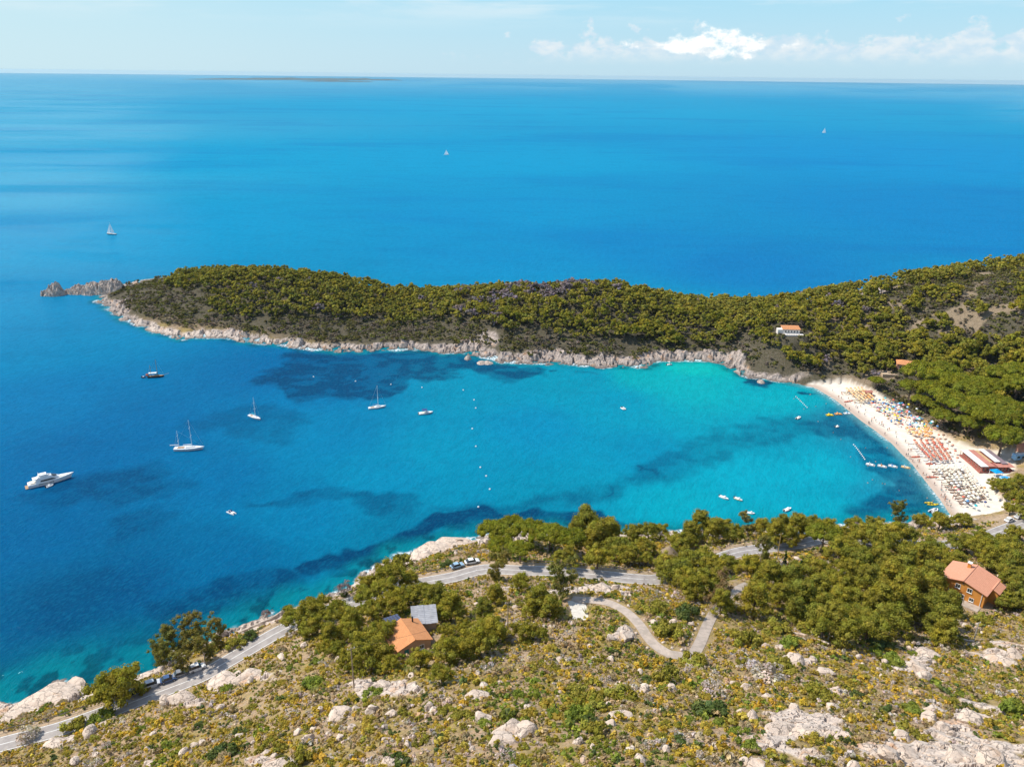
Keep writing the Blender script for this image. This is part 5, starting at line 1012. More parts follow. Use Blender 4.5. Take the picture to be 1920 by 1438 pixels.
MB().rings([[(3.0*math.cos(a), 3.0*math.sin(a), 1.9) for a in np.linspace(0, 6.283, 15)[:-1]], [(1.5*math.cos(a), 1.5*math.sin(a), 3.3) for a in np.linspace(0, 6.283, 15)[:-1]], [(.12*math.cos(a), .12*math.sin(a), 4.5) for a in np.linspace(0, 6.283, 15)[:-1]]]).build('roof', thatch, th); MB().tube([(0, 0, -0.8), (0, 0, 2.2)], 2.2, 14).build('wall', plaster, th)
p = hit(1906, 800); tag(link('court', MB().prism([(p[0]-6, p[1]-7), (p[0]+8, p[1]-7), (p[0]+8, p[1]+7), (p[0]-6, p[1]+7)], p[2]-1.5, p[2]+0.5).mesh('court', mat('court_green', (0.40, 0.45, 0.16), (0.36, 0.41, 0.15), 0.5, 0.9))), None, None, kind='structure')

# ------------------------------------------------------------------ boats
def hull(L, B, fb, draft=0.4, stern=0.85, bowp=2.2, flare=0.8, sheer=0.35, n=14):
    """lofted hull, stern at -L/2, bow at +L/2; returns rings port-gunwale .. starboard-gunwale"""
    R_ = []
    for i in range(n+1):
        t = i/n; w = B/2*(stern+(1-stern)*min(1, t/0.4)) if t < 0.4 else B/2*max(0.02, 1-((t-0.4)/0.6)**bowp)
        z = fb*(1+sheer*t*t); x = -L/2+L*t; kx = x-(0.10*L*t**3 if t > 0.5 else 0)
        R_.append([(x, w, z), (kx, w*flare, 0.08*fb), (kx, 0.0, -draft*(1-0.7*t)), (kx, -w*flare, 0.08*fb), (x, -w, z)])
    return R_
def hull_obj(R_, m, root, name='hull', deckm=None, inset=0.06, drop=0.05):
    MB().rings(R_).build(name, m, root)
    d = MB(); V = []
    for r in R_: V += [(r[0][0], r[0][1]*(1-inset), r[0][2]-drop+0.08), (r[4][0], r[4][1]*(1-inset), r[4][2]-drop+0.08)]
    n = len(R_); d.add(V+[(a, b, c-0.1) for a, b, c in V], [(2*i, 2*i+1, 2*i+3, 2*i+2) for i in range(n-1)]+[(2*n+2*i, 2*n+2*i+2, 2*n+2*i+3, 2*n+2*i+1) for i in range(n-1)]+[(2*i, 2*i+2, 2*n+2*i+2, 2*n+2*i) for i in range(n-1)]+[(2*i+1, 2*n+2*i+1, 2*n+2*i+3, 2*i+3) for i in range(n-1)]); d.build('deck', deckm or m, root)
def house_shape(x0, x1, w0, w1, z0, z1, rake0=0.3, rake1=0.8, shrink=0.85):
    """superstructure block with raked ends"""
    return MB().rings([[(x0, -w0, z0), (x1, -w1, z0), (x1+0.0, w1, z0), (x0, w0, z0)], [(x0+rake0, -w0*shrink, z1), (x1-rake1, -w1*shrink, z1), (x1-rake1, w1*shrink, z1), (x0+rake0, w0*shrink, z1)]])
def place(root, pa, pb):
    a, b = at(*pa), at(*pb); root.location = tuple((a+b)/2); root.rotation_euler = (0, 0, dirto(a, b)); return float(np.linalg.norm(b-a))
# motor yacht
my = empty('motor_yacht', (0, 0, 0)); L = place(my, (53, 914), (140, 893)); tag(my, 'large white motor yacht with dark windows, anchored outermost in the bay', 'yacht')
k = L/26.0
hull_obj(hull(L, 6.2*k, 2.3*k, 1.0, 0.92, 2.4, 0.85, 0.45), white, my, 'hull', white)
MB().box((-L/2-0.5*k, 0, 0.35*k), (2.2*k, 5.2*k, 0.3*k)).build('swim_platform', teak, my)
house_shape(-8.6*k, 6.2*k, 2.5*k, 1.6*k, 2.35*k, 4.3*k, 0.6*k, 3.2*k).build('main_cabin', white, my)
for s in (-1, 1):
    MB().add([(-6.0*k, s*2.43*k, 2.9*k), (2.6*k, s*2.06*k, 2.9*k), (0.6*k, s*2.0*k, 3.7*k), (-5.6*k, s*2.28*k, 3.7*k), (-6.0*k, s*2.60*k, 2.9*k), (2.6*k, s*2.28*k, 2.9*k), (0.6*k, s*2.2*k, 3.7*k), (-5.6*k, s*2.42*k, 3.7*k)], [(0, 1, 2, 3), (4, 5, 6, 7), (0, 1, 5, 4), (1, 2, 6, 5), (2, 3, 7, 6), (3, 0, 4, 7)]).build('window_band', darkglass, my)
    MB().box((-3.0*k, s*2.84*k, 1.5*k), (8.5*k, 0.12*k, 0.4*k)).build('hull_window', darkglass, my)
house_shape(-7.8*k, 1.8*k, 2.2*k, 1.7*k, 4.35*k, 5.5*k, 0.4*k, 1.5*k).build('flybridge', white, my)
MB().add([(0.9*k, -1.5*k, 4.5*k), (3.3*k, -1.3*k, 4.42*k), (3.3*k, 1.3*k, 4.42*k), (0.9*k, 1.5*k, 4.5*k), (0.7*k, -1.4*k, 5.3*k), (0.7*k, 1.4*k, 5.3*k)], [(0, 1, 4), (1, 2, 5, 4), (2, 3, 5), (0, 4, 5, 3), (3, 2, 1, 0)]).build('windscreen', darkglass, my)
MB().box((-4.2*k, 0, 6.9*k), (4.6*k, 3.6*k, 0.22*k)).build('hard_top', white, my)
ar = MB()
for s in (-1, 1): ar.tube([(-6.8*k, s*1.8*k, 5.4*k), (-5.6*k, s*1.65*k, 6.9*k)], 0.22*k); ar.tube([(-2.4*k, s*1.7*k, 5.4*k), (-2.2*k, s*1.5*k, 6.85*k)], 0.14*k)
ar.tube([(-5.6*k, 0, 7.0*k), (-6.4*k, 0, 8.6*k)], 0.15*k); ar.build('radar_arch', white, my)
MB().rings([[(-1.0*k+0.8*k*math.cos(a)*math.cos(b), 0.8*k*math.sin(a)*math.cos(b), 5.7*k+0.7*k*math.sin(b)) for a in np.linspace(0, 6.283, 11)[:-1]] for b in np.linspace(-1.4, 1.4, 6)]).build('radome', white, my)
MB().box((5.8*k, 0, 3.05*k), (3.4*k, 2.2*k, 0.28*k)).build('sun_pad', cream, my); MB().box((-10.4*k, 0, 2.7*k), (2.6*k, 4.0*k, 0.5*k)).build('aft_sofa', cream, my)
MB().box((-8.8*k, 0, 4.9*k), (2.4*k, 4.2*k, 0.35*k)).build('boat_deck', white, my)
def tender(px0, px1, name, label, m, B=1.9):
    r_ = empty(name, (0, 0, 0)); L = place(r_, px0, px1); tub = []
    for s in (-1, 1): tub.append([(-L/2, s*B*0.4, 0.3), (L*0.2, s*B*0.4, 0.32), (L*0.40, s*B*0.26, 0.42), (L*0.5, 0, 0.5)])
    mb = MB()
    for t_ in tub: mb.tube(t_, [0.26, 0.26, 0.24, 0.18], 8)
    mb.build('tube', m, r_); MB().box((-L*0.08, 0, 0.12), (L*0.8, B*0.7, 0.22)).build('floor', greyrub, r_); MB().box((-L*0.05, 0, 0.5), (0.7, 0.6, 0.7)).build('console', white, r_); MB().box((-L*0.5-0.1, 0, 0.45), (0.4, 0.35, 0.9)).build('outboard', black, r_); tag(r_, label, 'dinghy'); return r_
tender((86, 914), (100, 909), 'tender_boat', 'white tender lying alongside the large motor yacht', white, 1.7)
tender((266, 708), (273, 708), 'tender_boat', 'dark dinghy trailing behind the black schooner', navy, 1.6)
tender((1744, 961), (1757, 955), 'tender_boat', 'white inflatable boat off the near end of the beach', white, 2.0)
tender((1166, 765), (1172, 769), 'tender_boat', 'white dinghy alone in the middle of the turquoise bay', white, 1.9)
tender((1776, 972), (1785, 969), 'tender_boat', 'white inflatable drawn up where beach and trees meet', white, 2.0)
def sailing(pa, pb, label, masts, hullm=white, spread=2, cover=None, Lf=1.0):
    r_ = empty('sailing_yacht', (0, 0, 0)); L = place(r_, pa, pb)*Lf; B = L*0.27; fb = L*0.085
    hull_obj(hull(L, B, fb, 0.6, 0.72, 2.0, 0.78, 0.25), hullm, r_, 'hull', white if hullm is not black else teak)
    house_shape(-L*0.10, L*0.22, B*0.26, B*0.18, fb*1.03, fb*1.03+0.55, 0.15, 0.6).build('cabin', white if hullm is not black else teak, r_)
    MB().box((-L*0.27, 0, fb*1.05), (L*0.22, B*0.5, 0.12)).build('cockpit', teak, r_)
    for xm, hm in masts:
        x = L*xm; m_ = MB().tube([(x, 0, fb), (x, 0, fb+hm)], [0.17, 0.11] if hullm is black else [0.12, 0.08], 8).build('mast', white if hullm is not black else wood, r_); q = MB()
        for j in range(spread): z = fb+hm*(0.42+0.3*j); q.tube([(x, -B*0.36*(1-0.25*j), z), (x, B*0.36*(1-0.25*j), z)], 0.06, 5)
        if spread: q.build('spreader', white, m_)
        b_ = MB().tube([(x, 0, fb+1.3), (x-L*0.30, 0, fb+1.25)], 0.08, 6).build('boom', white, r_); MB().tube([(x-0.2, 0, fb+1.5), (x-L*0.29, 0, fb+1.42)], [0.20, 0.12], 8).build('sail_cover', cover or white, r_)
        MB().tube([(x, 0, fb+hm), (L*0.49, 0, fb*1.25)], 0.025, 4).build('forestay', metal, r_); MB().tube([(x, 0, fb+hm), (-L*0.48, 0, fb)], 0.025, 4).build('backstay', metal, r_)
    tag(r_, label, 'sailboat'); return r_
sailing((327, 844), (384, 842), 'white two masted sailing yacht anchored between motor yacht and small sloop', [(0.10, 13.5), (-0.33, 8.5)], white, 2)
sailing((467, 780), (489, 788), 'small white sloop with bow pointing toward the shore, second yacht from the headland', [(0.06, 10.5)], white, 2, CL['turquoise'])
sailing((691, 767), (724, 763), 'white sloop with blue sail cover anchored beside the white motorboat', [(0.05, 11.5)], white, 1, CL['blue'])
sc = sailing((277, 708), (309, 706), 'black hulled two masted schooner with white awning near the headland', [(0.10, 9.5), (-0.28, 6.5)], black, 0, CL['brown'])
MB().box((-1.6, 0, 2.6), (4.2, 2.0, 0.08)).build('awning', white, sc); MB().box((-4.6, 0, 1.6), (1.2, 1.8, 0.9)).build('stern_cabin', CL['red'], sc); MB().tube([(4.6, 0, 1.2), (7.0, 0, 1.9)], 0.09, 6).build('bowsprit', wood, sc)
def sailboat(px, py, label, L, hm, hd, hullm):
    r_ = empty('sailboat', at(px, py), hd); B = L*0.28; fb = L*0.09; hull_obj(hull(L, B, fb, 0.6, 0.72), hullm, r_, 'hull', white)
    house_shape(-L*0.1, L*0.2, B*0.25, B*0.18, fb, fb+0.6, 0.1, 0.5).build('cabin', white, r_); MB().tube([(0, 0, fb), (0, 0, fb+hm)], 0.1, 6).build('mast', white, r_)
    s_ = MB().add([(-0.15, 0.0, fb+1.1), (-L*0.40, 0.55, fb+1.2), (-0.15, 0.0, fb+hm), (-L*0.24, 0.6, fb+hm*0.45)], [(0, 1, 3), (0, 3, 2)]); s_.build('mainsail', sailcloth, r_)
    j_ = MB().add([(L*0.47, 0, fb*1.2), (0.25, 0.8, fb+0.9), (0.2, 0.1, fb+hm*0.86)], [(0, 1, 2)]); j_.build('jib', sailcloth, r_); tag(r_, label, 'sailboat'); return r_
sailboat(209, 440, 'sailboat under white sail on the open sea left of the headland', 10.5, 11.5, math.pi-0.1, navy)
sailboat(837, 291, 'distant grey white sailboat far out beyond the middle of the headland', 11, 10, 0.2, white)
sailboat(1545, 250, 'farthest sailboat, a tiny white sail out beyond the right hand slopes', 13, 15, 2.8, white)
def motorboat(pa, pb, label, canopy=None, m=white, name='motorboat', Bk=0.36):
    r_ = empty(name, (0, 0, 0)); L = place(r_, pa, pb); B = max(1.5, L*Bk); fb = 0.14*L if L < 5 else 0.7
    hull_obj(hull(L, B, fb, 0.3, 0.9, 2.4, 0.8, 0.3), m, r_, 'hull', white)
    MB().box((-L*0.12, 0, fb+0.03), (L*0.5, B*0.66, 0.16)).build('cockpit', cream, r_); MB().box((L*0.06, 0, fb+0.4), (L*0.14, B*0.5, 0.5)).build('console', white, r_)
    MB().box((-L*0.5-0.1, 0, fb*0.8), (0.45, 0.4, 0.9)).build('outboard', black, r_)
    if canopy:
        MB().box((-L*0.08, 0, fb+1.6), (L*0.34, B*0.8, 0.08)).build('canopy', canopy, r_); q = MB()
        for x in (-L*0.22, L*0.06):
            for s in (-1, 1): q.tube([(x, s*B*0.34, fb), (x, s*B*0.34, fb+1.6)], 0.04, 5)
        q.build('canopy_frame', metal, r_)
    tag(r_, label, 'boat'); return r_
motorboat((785, 777), (812, 774), 'white cabin motorboat with dark canopy beside the blue covered sloop', CL['navy'])
motorboat((1250, 685), (1260, 684), 'white open boat moored under the headland cliffs in bright shallows', CL['white'])
motorboat((1349, 931), (1366, 938), 'white open boat left of the yellow boat in the turquoise shallows')
motorboat((1377, 934), (1392, 940), 'yellow trimmed boat in the turquoise shallows by a white boat', None, CL['amber'])
motorboat((1470, 959), (1483, 954), 'white motorboat close to the pines at the near shore')
motorboat((1400, 962), (1415, 964), 'white flat boat half hidden by pine tops at the near shore')
motorboat((1493, 786), (1501, 783), 'white rowing boat alone before the far swimming line', None, white, 'rowing_boat')
motorboat((1566, 801), (1573, 800), 'small white skiff close inshore off the crowded beach', None, white, 'rowing_boat')
def pedalo(px, py, hd, m, seatm, label, L=3.6):
    r_ = empty('pedal_boat', at(px, py), hd)
    for s in (-1, 1): MB().rings([[(x, s*0.55+w, z) for w, z in ((-.26*k2, 0.40), (.26*k2, 0.40), (.2*k2, -0.1), (-.2*k2, -0.1))] for x, k2 in ((-L/2, .8), (-L*.2, 1), (L*.25, 1), (L/2, .25))]).build('float', m, r_)
    MB().box((-0.1, 0, 0.46), (L*0.62, 1.5, 0.12)).build('deck', m, r_)
    for s in (-1, 1):
        st = MB().box((-0.3, s*0.4, 0.65), (0.6, 0.55, 0.16)).build('seat', seatm, r_); MB().box((-0.62, s*0.4, 0.95), (0.12, 0.55, 0.6)).build('seat_back', seatm, st)
    tag(r_, label, 'pedal boat'); return r_
for px, py, c, s_, lab in ((1556, 779, 'yellow', 'yellow', 'yellow pedal boat floating off the far part of the beach'), (1572, 777, 'orange', 'orange', 'orange pedal boat floating between yellow and white ones'), (1589, 776, 'white', 'sky', 'white pedal boat floating closest to the far beach'), (1632, 872, 'white', 'white', 'white pedal boat at the outer end of the row of four'), (1654, 875, 'white', 'orange', 'pedal boat with orange seats, second in the row of four'), (1674, 875, 'white', 'sky', 'white pedal boat, third in the row of four'), (1698, 877, 'amber', 'white', 'cream yellow pedal boat at the shore end of the row of four'), (434, 962, 'white', 'navy', 'white catamaran pedal boat alone in deep blue water below the yachts')):
    pedalo(px, py, -0.55 if py > 800 else 0.05, CL[c], CL[s_], lab, 3.8 if px > 500 else 4.2)
def kayak(p, hd, m, label, L=4.6, name='kayak', w=0.42):
    r_ = empty(name, p, hd); MB().rings([[(x, -w*k2, 0.32), (x, w*k2, 0.32), (x, w*0.7*k2, 0.02), (x, -w*0.7*k2, 0.02)] for x, k2 in ((-L/2, .15), (-L*.3, .8), (0, 1), (L*.3, .8), (L/2, .15))]).build('hull', m, r_)
    for x in (-0.7, 0.6): MB().tube([(x, 0, 0.33), (x, 0, 0.36)], 0.28, 10).build('cockpit', black, r_)
    tag(r_, label, 'kayak' if name == 'kayak' else 'float'); return r_
for (px, py), hd, lab in (((1591, 753), 0.3, 'red kayak on wet sand below the far orange parasols'), ((1719, 857), 0.1, 'red kayak on the sand below the red parasol rows'), ((1748, 895), 0.0, 'red kayak at the water edge below the cream parasol rows'), ((1747, 870), 0.1, 'red kayak beside the lowest red parasols')): kayak(hit(px, py), hd, CL['red'], lab, 5.6, w=0.6)
for px, py, hd, lab in ((1741, 943, 0.05, 'yellow inflatable float, uppermost of the three tied off the near beach'), (1747, 947, -0.1, 'yellow inflatable float in the middle of the three tied together'), (1752, 946, 0.1, 'yellow inflatable float nearest the beach of the three tied together')): kayak(at(px, py, 0.05), hd, CL['yellow'], lab, 3.6, 'inflatable_float', 0.45)
bm_ = MB().rings([[(0.42*math.cos(a)*math.cos(b), 0.42*math.sin(a)*math.cos(b), 0.2+0.42*math.sin(b)) for a in np.linspace(0, 6.283, 11)[:-1]] for b in np.linspace(-1.4, 1.5, 7)]); buoy_me = bm_.mesh('buoy', white); 
BUOYS = [(640+a/3, 480+b/3) for a, b in ((80, 706), (279, 724), (454, 741), (686, 756), (747, 811), (756, 857), (737, 973), (757, 1072), (782, 1190), (815, 1239), (835, 1313), (771, 1413))]+[(588, 707)]
ordn = ['first', 'second', 'third', 'fourth', 'fifth', 'sixth', 'seventh', 'eighth', 'ninth', 'tenth', 'eleventh', 'twelfth', 'thirteenth', 'fourteenth', 'fifteenth', 'sixteenth']
def buoy(px, py, sc_, label, group, m=None):
    o = link('buoy', buoy_me); o.location = tuple(at(px, py)); o.scale = (sc_,)*3; tag(o, label, 'buoy', group); return o
for i, (a, b) in enumerate(sorted(BUOYS, key=lambda q: q[1])): buoy(a, b, 0.95, 'white marker buoy in mid bay, %s counting from the headland side' % ordn[i], 'buoys marking the bay channel')
for i in range(10): t_ = i/9; buoy(1500+.21875*(460+95*t_**0.9), 680+.21875*(705+125*t_), 0.75, 'white float of the swimming line before the four pedal boats', 'floats of the near swimming line')
for i in range(9): t_ = i/8; buoy(1280+(637+63*t_)/3, 480+(792+61*t_)/3, 0.65, 'white float of the swimming line nearest the far beach end', 'floats of the far swimming line')

# ------------------------------------------------------------------ the beach: parasols, sunbeds, people
def parasol_mesh(c, kind='cone', r=0.68, n=8):
    mb = MB(); top = [(0.05*math.cos(a), 0.05*math.sin(a), 2.55) for a in np.linspace(0, 6.2832, n+1)[:-1]]; md = [(r*0.55*math.cos(a), r*0.55*math.sin(a), 2.38) for a in np.linspace(0, 6.2832, n+1)[:-1]]; lo = [(r*math.cos(a), r*math.sin(a), 2.02) for a in np.linspace(0, 6.2832, n+1)[:-1]]; lo2 = [(x*0.97, y*0.97, z-0.05) for x, y, z in lo]
    mb.rings([[(x, y, z-0.06) for x, y, z in top], lo2, lo, md, top]); mb.tube([(0, 0, -0.3), (0, 0, 2.5)], 0.05, 6); return mb.mesh('parasol', CL[c])
PM = {c: parasol_mesh(c) for c in ('orange', 'amber', 'red', 'brick', 'blue', 'turquoise', 'white', 'cream', 'green', 'yellow', 'pink', 'navy', 'sky', 'brown')}
def sunbed_mesh(c):
    mb = MB().box((0, 0.25, 0.32), (0.66, 1.3, 0.10)); mb.add([(-.33, -.38, .30), (.33, -.38, .30), (.33, -1.0, .75), (-.33, -1.0, .75), (-.33, -.38, .38), (.33, -.38, .38), (.33, -1.0, .83), (-.33, -1.0, .83)], [(0, 1, 2, 3), (4, 5, 6, 7), (0, 1, 5, 4), (1, 2, 6, 5), (2, 3, 7, 6), (3, 0, 4, 7)])
    for x in (-.28, .28):
        for y in (-.3, .8): mb.box((x, y, 0.1), (0.06, 0.06, 0.4))
    return mb.mesh('sunbed', CL[c])
SM = {c: sunbed_mesh(c) for c in ('white', 'cream', 'blue', 'orange', 'red', 'navy', 'brown', 'grey')}
Z7 = lambda a, b: (1500+a*0.21875, 680+b*0.21875)
random.seed(11)
def sand_pt(a, b): return hit(*Z7(a, b))
def parasol(p, c, label, group, tilt=0.0):
    o = link('parasol', PM[c]); o.location = tuple(p); o.rotation_euler = (random.uniform(-.06, .06)+tilt, random.uniform(-.06, .06)+tilt, random.uniform(0, 6)); s = random.uniform(.95, 1.1); o.scale = (s, s, s); tag(o, label, 'parasol', group); return o
NB = [0]
def sunbed(p, c, label, group, rz):
    if NB[0] >= 300: return
    NB[0] += 1; o = link('sunbed', SM[c]); o.location = tuple(p); o.rotation_euler = (0, 0, rz); tag(o, label, 'sunbed', group)
def rows(q, nr, nc, cols, label, group, bedc, bedlabel, bedgroup, bedp=0.8):
    q = [np.array(sand_pt(*c)) for c in q]
    for i in range(nr):
        for j in range(nc):
            u_, v_ = i/max(nr-1, 1), j/max(nc-1, 1); p = (q[0]*(1-u_)+q[1]*u_)*(1-v_)+(q[3]*(1-u_)+q[2]*u_)*v_; p = p+np.array([random.uniform(-.25, .25), random.uniform(-.25, .25), 0]); p[2] = float(h_at(p[0], p[1]))
            c = random.choice(cols)
            if random.random() < 0.95: parasol(p, c, label, group)
            if random.random() < bedp:
                x, y = p[0]-1.3, p[1]+random.uniform(-.4, .4); sunbed((x, y, float(h_at(x, y))+0.02), bedc if isinstance(bedc, str) else random.choice(bedc), bedlabel, bedgroup, 1.25)
rows([(395, 250), (520, 240), (625, 330), (520, 355)], 5, 11, ['orange', 'amber', 'amber'], 'amber or orange parasol in the far block of close rows', 'parasols of the far block', ['cream', 'white'], 'pale sunbed beside the amber parasols of the far block', 'sunbeds of the far block', 0.75)
rows([(975, 700), (1170, 690), (1285, 858), (1120, 868)], 5, 13, ['red', 'brick', 'brick'], 'brick red parasol in the rows before the restaurant', 'brick red parasols in rows', 'white', 'white sunbed in the brick red parasol rows', 'sunbeds of the red block', 0.9)
rows([(1150, 915), (1400, 915), (1590, 1170), (1420, 1215)], 6, 14, ['cream', 'cream', 'white'], 'cream parasol in the long rows at the near end', 'cream parasols in rows', ['brown', 'brown', 'cream'], 'dark sunbed in the cream parasol rows', 'sunbeds of the cream block', 0.95)
for i in range(40):
    t_, s_ = random.random(), random.random(); p = sand_pt(890+210*t_+60*s_, 590+95*t_*s_+40*s_); parasol(p, random.choice(['orange', 'orange', 'amber']), 'orange parasol in the loose cluster above the red rows', 'orange parasols of the middle cluster')
for a, b in ((1180, 650), (1240, 690), (1270, 715), (1210, 735), (1300, 740), (1255, 770), (1320, 790), (1280, 805), (1340, 850), (1270, 840), (1190, 690), (1225, 655)): parasol(sand_pt(a, b), random.choice(['brick', 'brown', 'red']), 'dark red parasol standing apart beside the red rows', 'lone red parasols')
multi = ['blue', 'white', 'green', 'yellow', 'turquoise', 'orange', 'red', 'sky', 'navy', 'pink', 'white', 'cream']
names = dict(blue='blue', white='white', green='green', yellow='yellow', turquoise='turquoise', orange='orange', red='red', sky='light blue', navy='navy', pink='pink', cream='cream')
quad = [np.array(c, float) for c in ((560, 345), (780, 330), (1200, 570), (890, 590))]
for i in range(150):
    u_, v_ = random.random(), random.random(); c2 = (quad[0]*(1-u_)+quad[1]*u_)*(1-v_)+(quad[3]*(1-u_)+quad[2]*u_)*v_; p = sand_pt(*c2)
    if i < 68: c = random.choice(multi); parasol(p, c, '%s parasol on the free crowded middle beach' % names[c], '%s parasols on the free beach' % names[c])
    elif i < 110: c = random.choice(['white', 'blue', 'orange', 'navy']); sunbed(p, c, '%s sunbed on the free crowded middle beach' % c, '%s sunbeds on the free beach' % c, random.uniform(0, 6))
for a, b, c in ((1400, 1235, 'white'), (1430, 1225, 'blue'), (1455, 1245, 'white'), (1500, 1265, 'turquoise'), (1580, 1230, 'navy'), (1320, 1105, 'red'), (1350, 1130, 'pink'), (1540, 1110, 'brown'), (1570, 1105, 'orange'), (1390, 1190, 'red'), (1460, 1195, 'brown'), (1830, 1215, 'red'), (1855, 1200, 'white'), (1115, 550, 'turquoise'), (1170, 580, 'blue'), (870, 380, 'blue'), (925, 390, 'yellow'), (995, 430, 'white')):
    parasol(sand_pt(a, b), c, '%s parasol standing by itself at the edge of the crowded sand' % {'navy': 'navy', 'brown': 'brown'}.get(c, c), 'single %s parasols' % c)
# people: one continuous body from a skeleton, three poses
def person_mesh(name, joints, edges, radii, m):
    me = bpy.data.meshes.new(name); me.from_pydata(joints, edges, []); o = bpy.data.objects.new(name, me); COL.objects.link(o)
    md = o.modifiers.new('skin', 'SKIN'); md.use_smooth_shade = True; sk = me.skin_vertices[0].data
    for i, r_ in enumerate(radii): sk[i].radius = (r_, r_)
    sk[0].use_root = True; sb = o.modifiers.new('sub', 'SUBSURF'); sb.levels = 1; sb.render_levels = 1
    dg = bpy.context.evaluated_depsgraph_get(); ev = bpy.data.meshes.new_from_object(o.evaluated_get(dg)); bpy.data.objects.remove(o); ev.name = name; ev.materials.clear(); ev.materials.append(m); return ev
skin_a = mat('skin_tan', (0.42, 0.23, 0.15), (0.36, 0.19, 0.12), 4, 0.6); skin_b = mat('skin_pale', (0.55, 0.34, 0.25), None, 4, 0.6)
E = [(0, 1), (1, 2), (2, 3), (3, 4), (2, 5), (5, 6), (6, 7), (2, 8), (8, 9), (9, 10), (0, 11), (11, 12), (12, 13), (0, 14), (14, 15), (15, 16)]
RADS = [.14, .14, .13, .055, .11, .06, .045, .038, .06, .045, .038, .085, .055, .04, .085, .055, .04]
stand = [(0, 0, .92), (0, 0, 1.15), (0, 0, 1.40), (0, 0, 1.52), (0, .01, 1.66), (.2, 0, 1.40), (.27, .03, 1.12), (.28, .08, .86), (-.2, 0, 1.40), (-.27, .03, 1.12), (-.28, .08, .86), (.1, 0, .85), (.11, .02, .46), (.11, 0, .06), (-.1, 0, .85), (-.11, .02, .46), (-.11, 0, .06)]
walk = [(0, 0, .92), (0, .02, 1.15), (0, .04, 1.40), (0, .05, 1.52), (0, .07, 1.66), (.2, .04, 1.40), (.25, .2, 1.16), (.25, .36, .98), (-.2, .04, 1.40), (-.25, -.1, 1.14), (-.27, -.2, .90), (.1, 0, .85), (.11, .2, .48), (.11, .25, .06), (-.1, 0, .85), (-.11, -.1, .46), (-.11, -.32, .12)]
lie = [(0, 0, .14), (0, .24, .14), (0, .48, .15), (0, .60, .16), (0, .74, .18), (.2, .48, .13), (.3, .25, .1), (.33, .02, .08), (-.2, .48, .13), (-.3, .25, .1), (-.33, .02, .08), (.1, -.08, .12), (.12, -.46, .1), (.13, -.86, .07), (-.1, -.08, .12), (-.12, -.46, .16), (-.13, -.86, .07)]
PEOPLE = [person_mesh('person', J, E, RADS, m) for J in (stand, walk, lie) for m in (skin_a, skin_b)]
trunks = [MB().tube([(0, 0, .74), (0, 0, .98)], [.20, .17], 8).mesh('swimwear', CL[c]) for c in ('red', 'blue', 'navy', 'turquoise')]
def person(p, pose, label, group, rz=None, sink=0.0):
    o = link('person', PEOPLE[pose*2+random.randint(0, 1)]); o.location = (p[0], p[1], p[2]-sink); o.rotation_euler = (0, 0, random.uniform(0, 6.28) if rz is None else rz); tag(o, label, 'person', group)
    if pose < 2: s_ = link('swimwear', random.choice(trunks), o)
WL = [np.array(at(px, py)) for px, py in ((1776, 958), (1762, 936), (1741, 910), (1727, 892), (1708, 868), (1690, 851), (1671, 831), (1640, 807), (1614, 789), (1587, 767), (1566, 750), (1544, 737))]
for i in range(78):
    k_ = random.random()*(len(WL)-1.01); a = int(k_); p = WL[a]*(1-k_+a)+WL[a+1]*(k_-a); p = p+np.array([random.uniform(0.5, 8), random.uniform(0, 2.0), 0]); p[2] = max(0.0, float(h_at(p[0], p[1]))); person(p, random.choice([0, 0, 1]), 'person in swimwear on the wet sand along the waterline', 'people along the waterline')
for i in range(26):
    k_ = random.random()*(len(WL)-1.01); a = int(k_); p = WL[a]*(1-k_+a)+WL[a+1]*(k_-a); p = p+np.array([-random.uniform(3, 26), -random.uniform(0, 5), 0]); person((p[0], p[1], 0), 0, 'bather standing chest deep in the shallows off the beach', 'bathers in the shallows', None, 1.15)
for i in range(70):
    u_, v_ = random.random(), random.random(); c2 = (quad[0]*(1-u_)+quad[1]*u_)*(1-v_)+(quad[3]*(1-u_)+quad[2]*u_)*v_; person(sand_pt(*c2), random.choice([2, 2, 0]), 'person resting among towels on the free crowded middle beach', 'people on the free beach')
for i in range(60):
    u_, v_ = random.random(), random.random(); c2 = (quad[0]*(1-u_)+quad[1]*u_)*(1-v_)+(quad[3]*(1-u_)+quad[2]*u_)*v_; p = sand_pt(*c2); c = random.choice(['blue', 'turquoise', 'red', 'white', 'yellow', 'navy', 'pink'])
    o = link('towel', MB().box((0, 0, 0.03), (0.9, 1.8, 0.05)).mesh('towel', CL[c])); o.location = tuple(p); o.rotation_euler = (0, 0, random.uniform(0, 6)); tag(o, '%s towel spread on the free crowded middle beach' % c, 'towel', '%s towels on the free beach' % c)

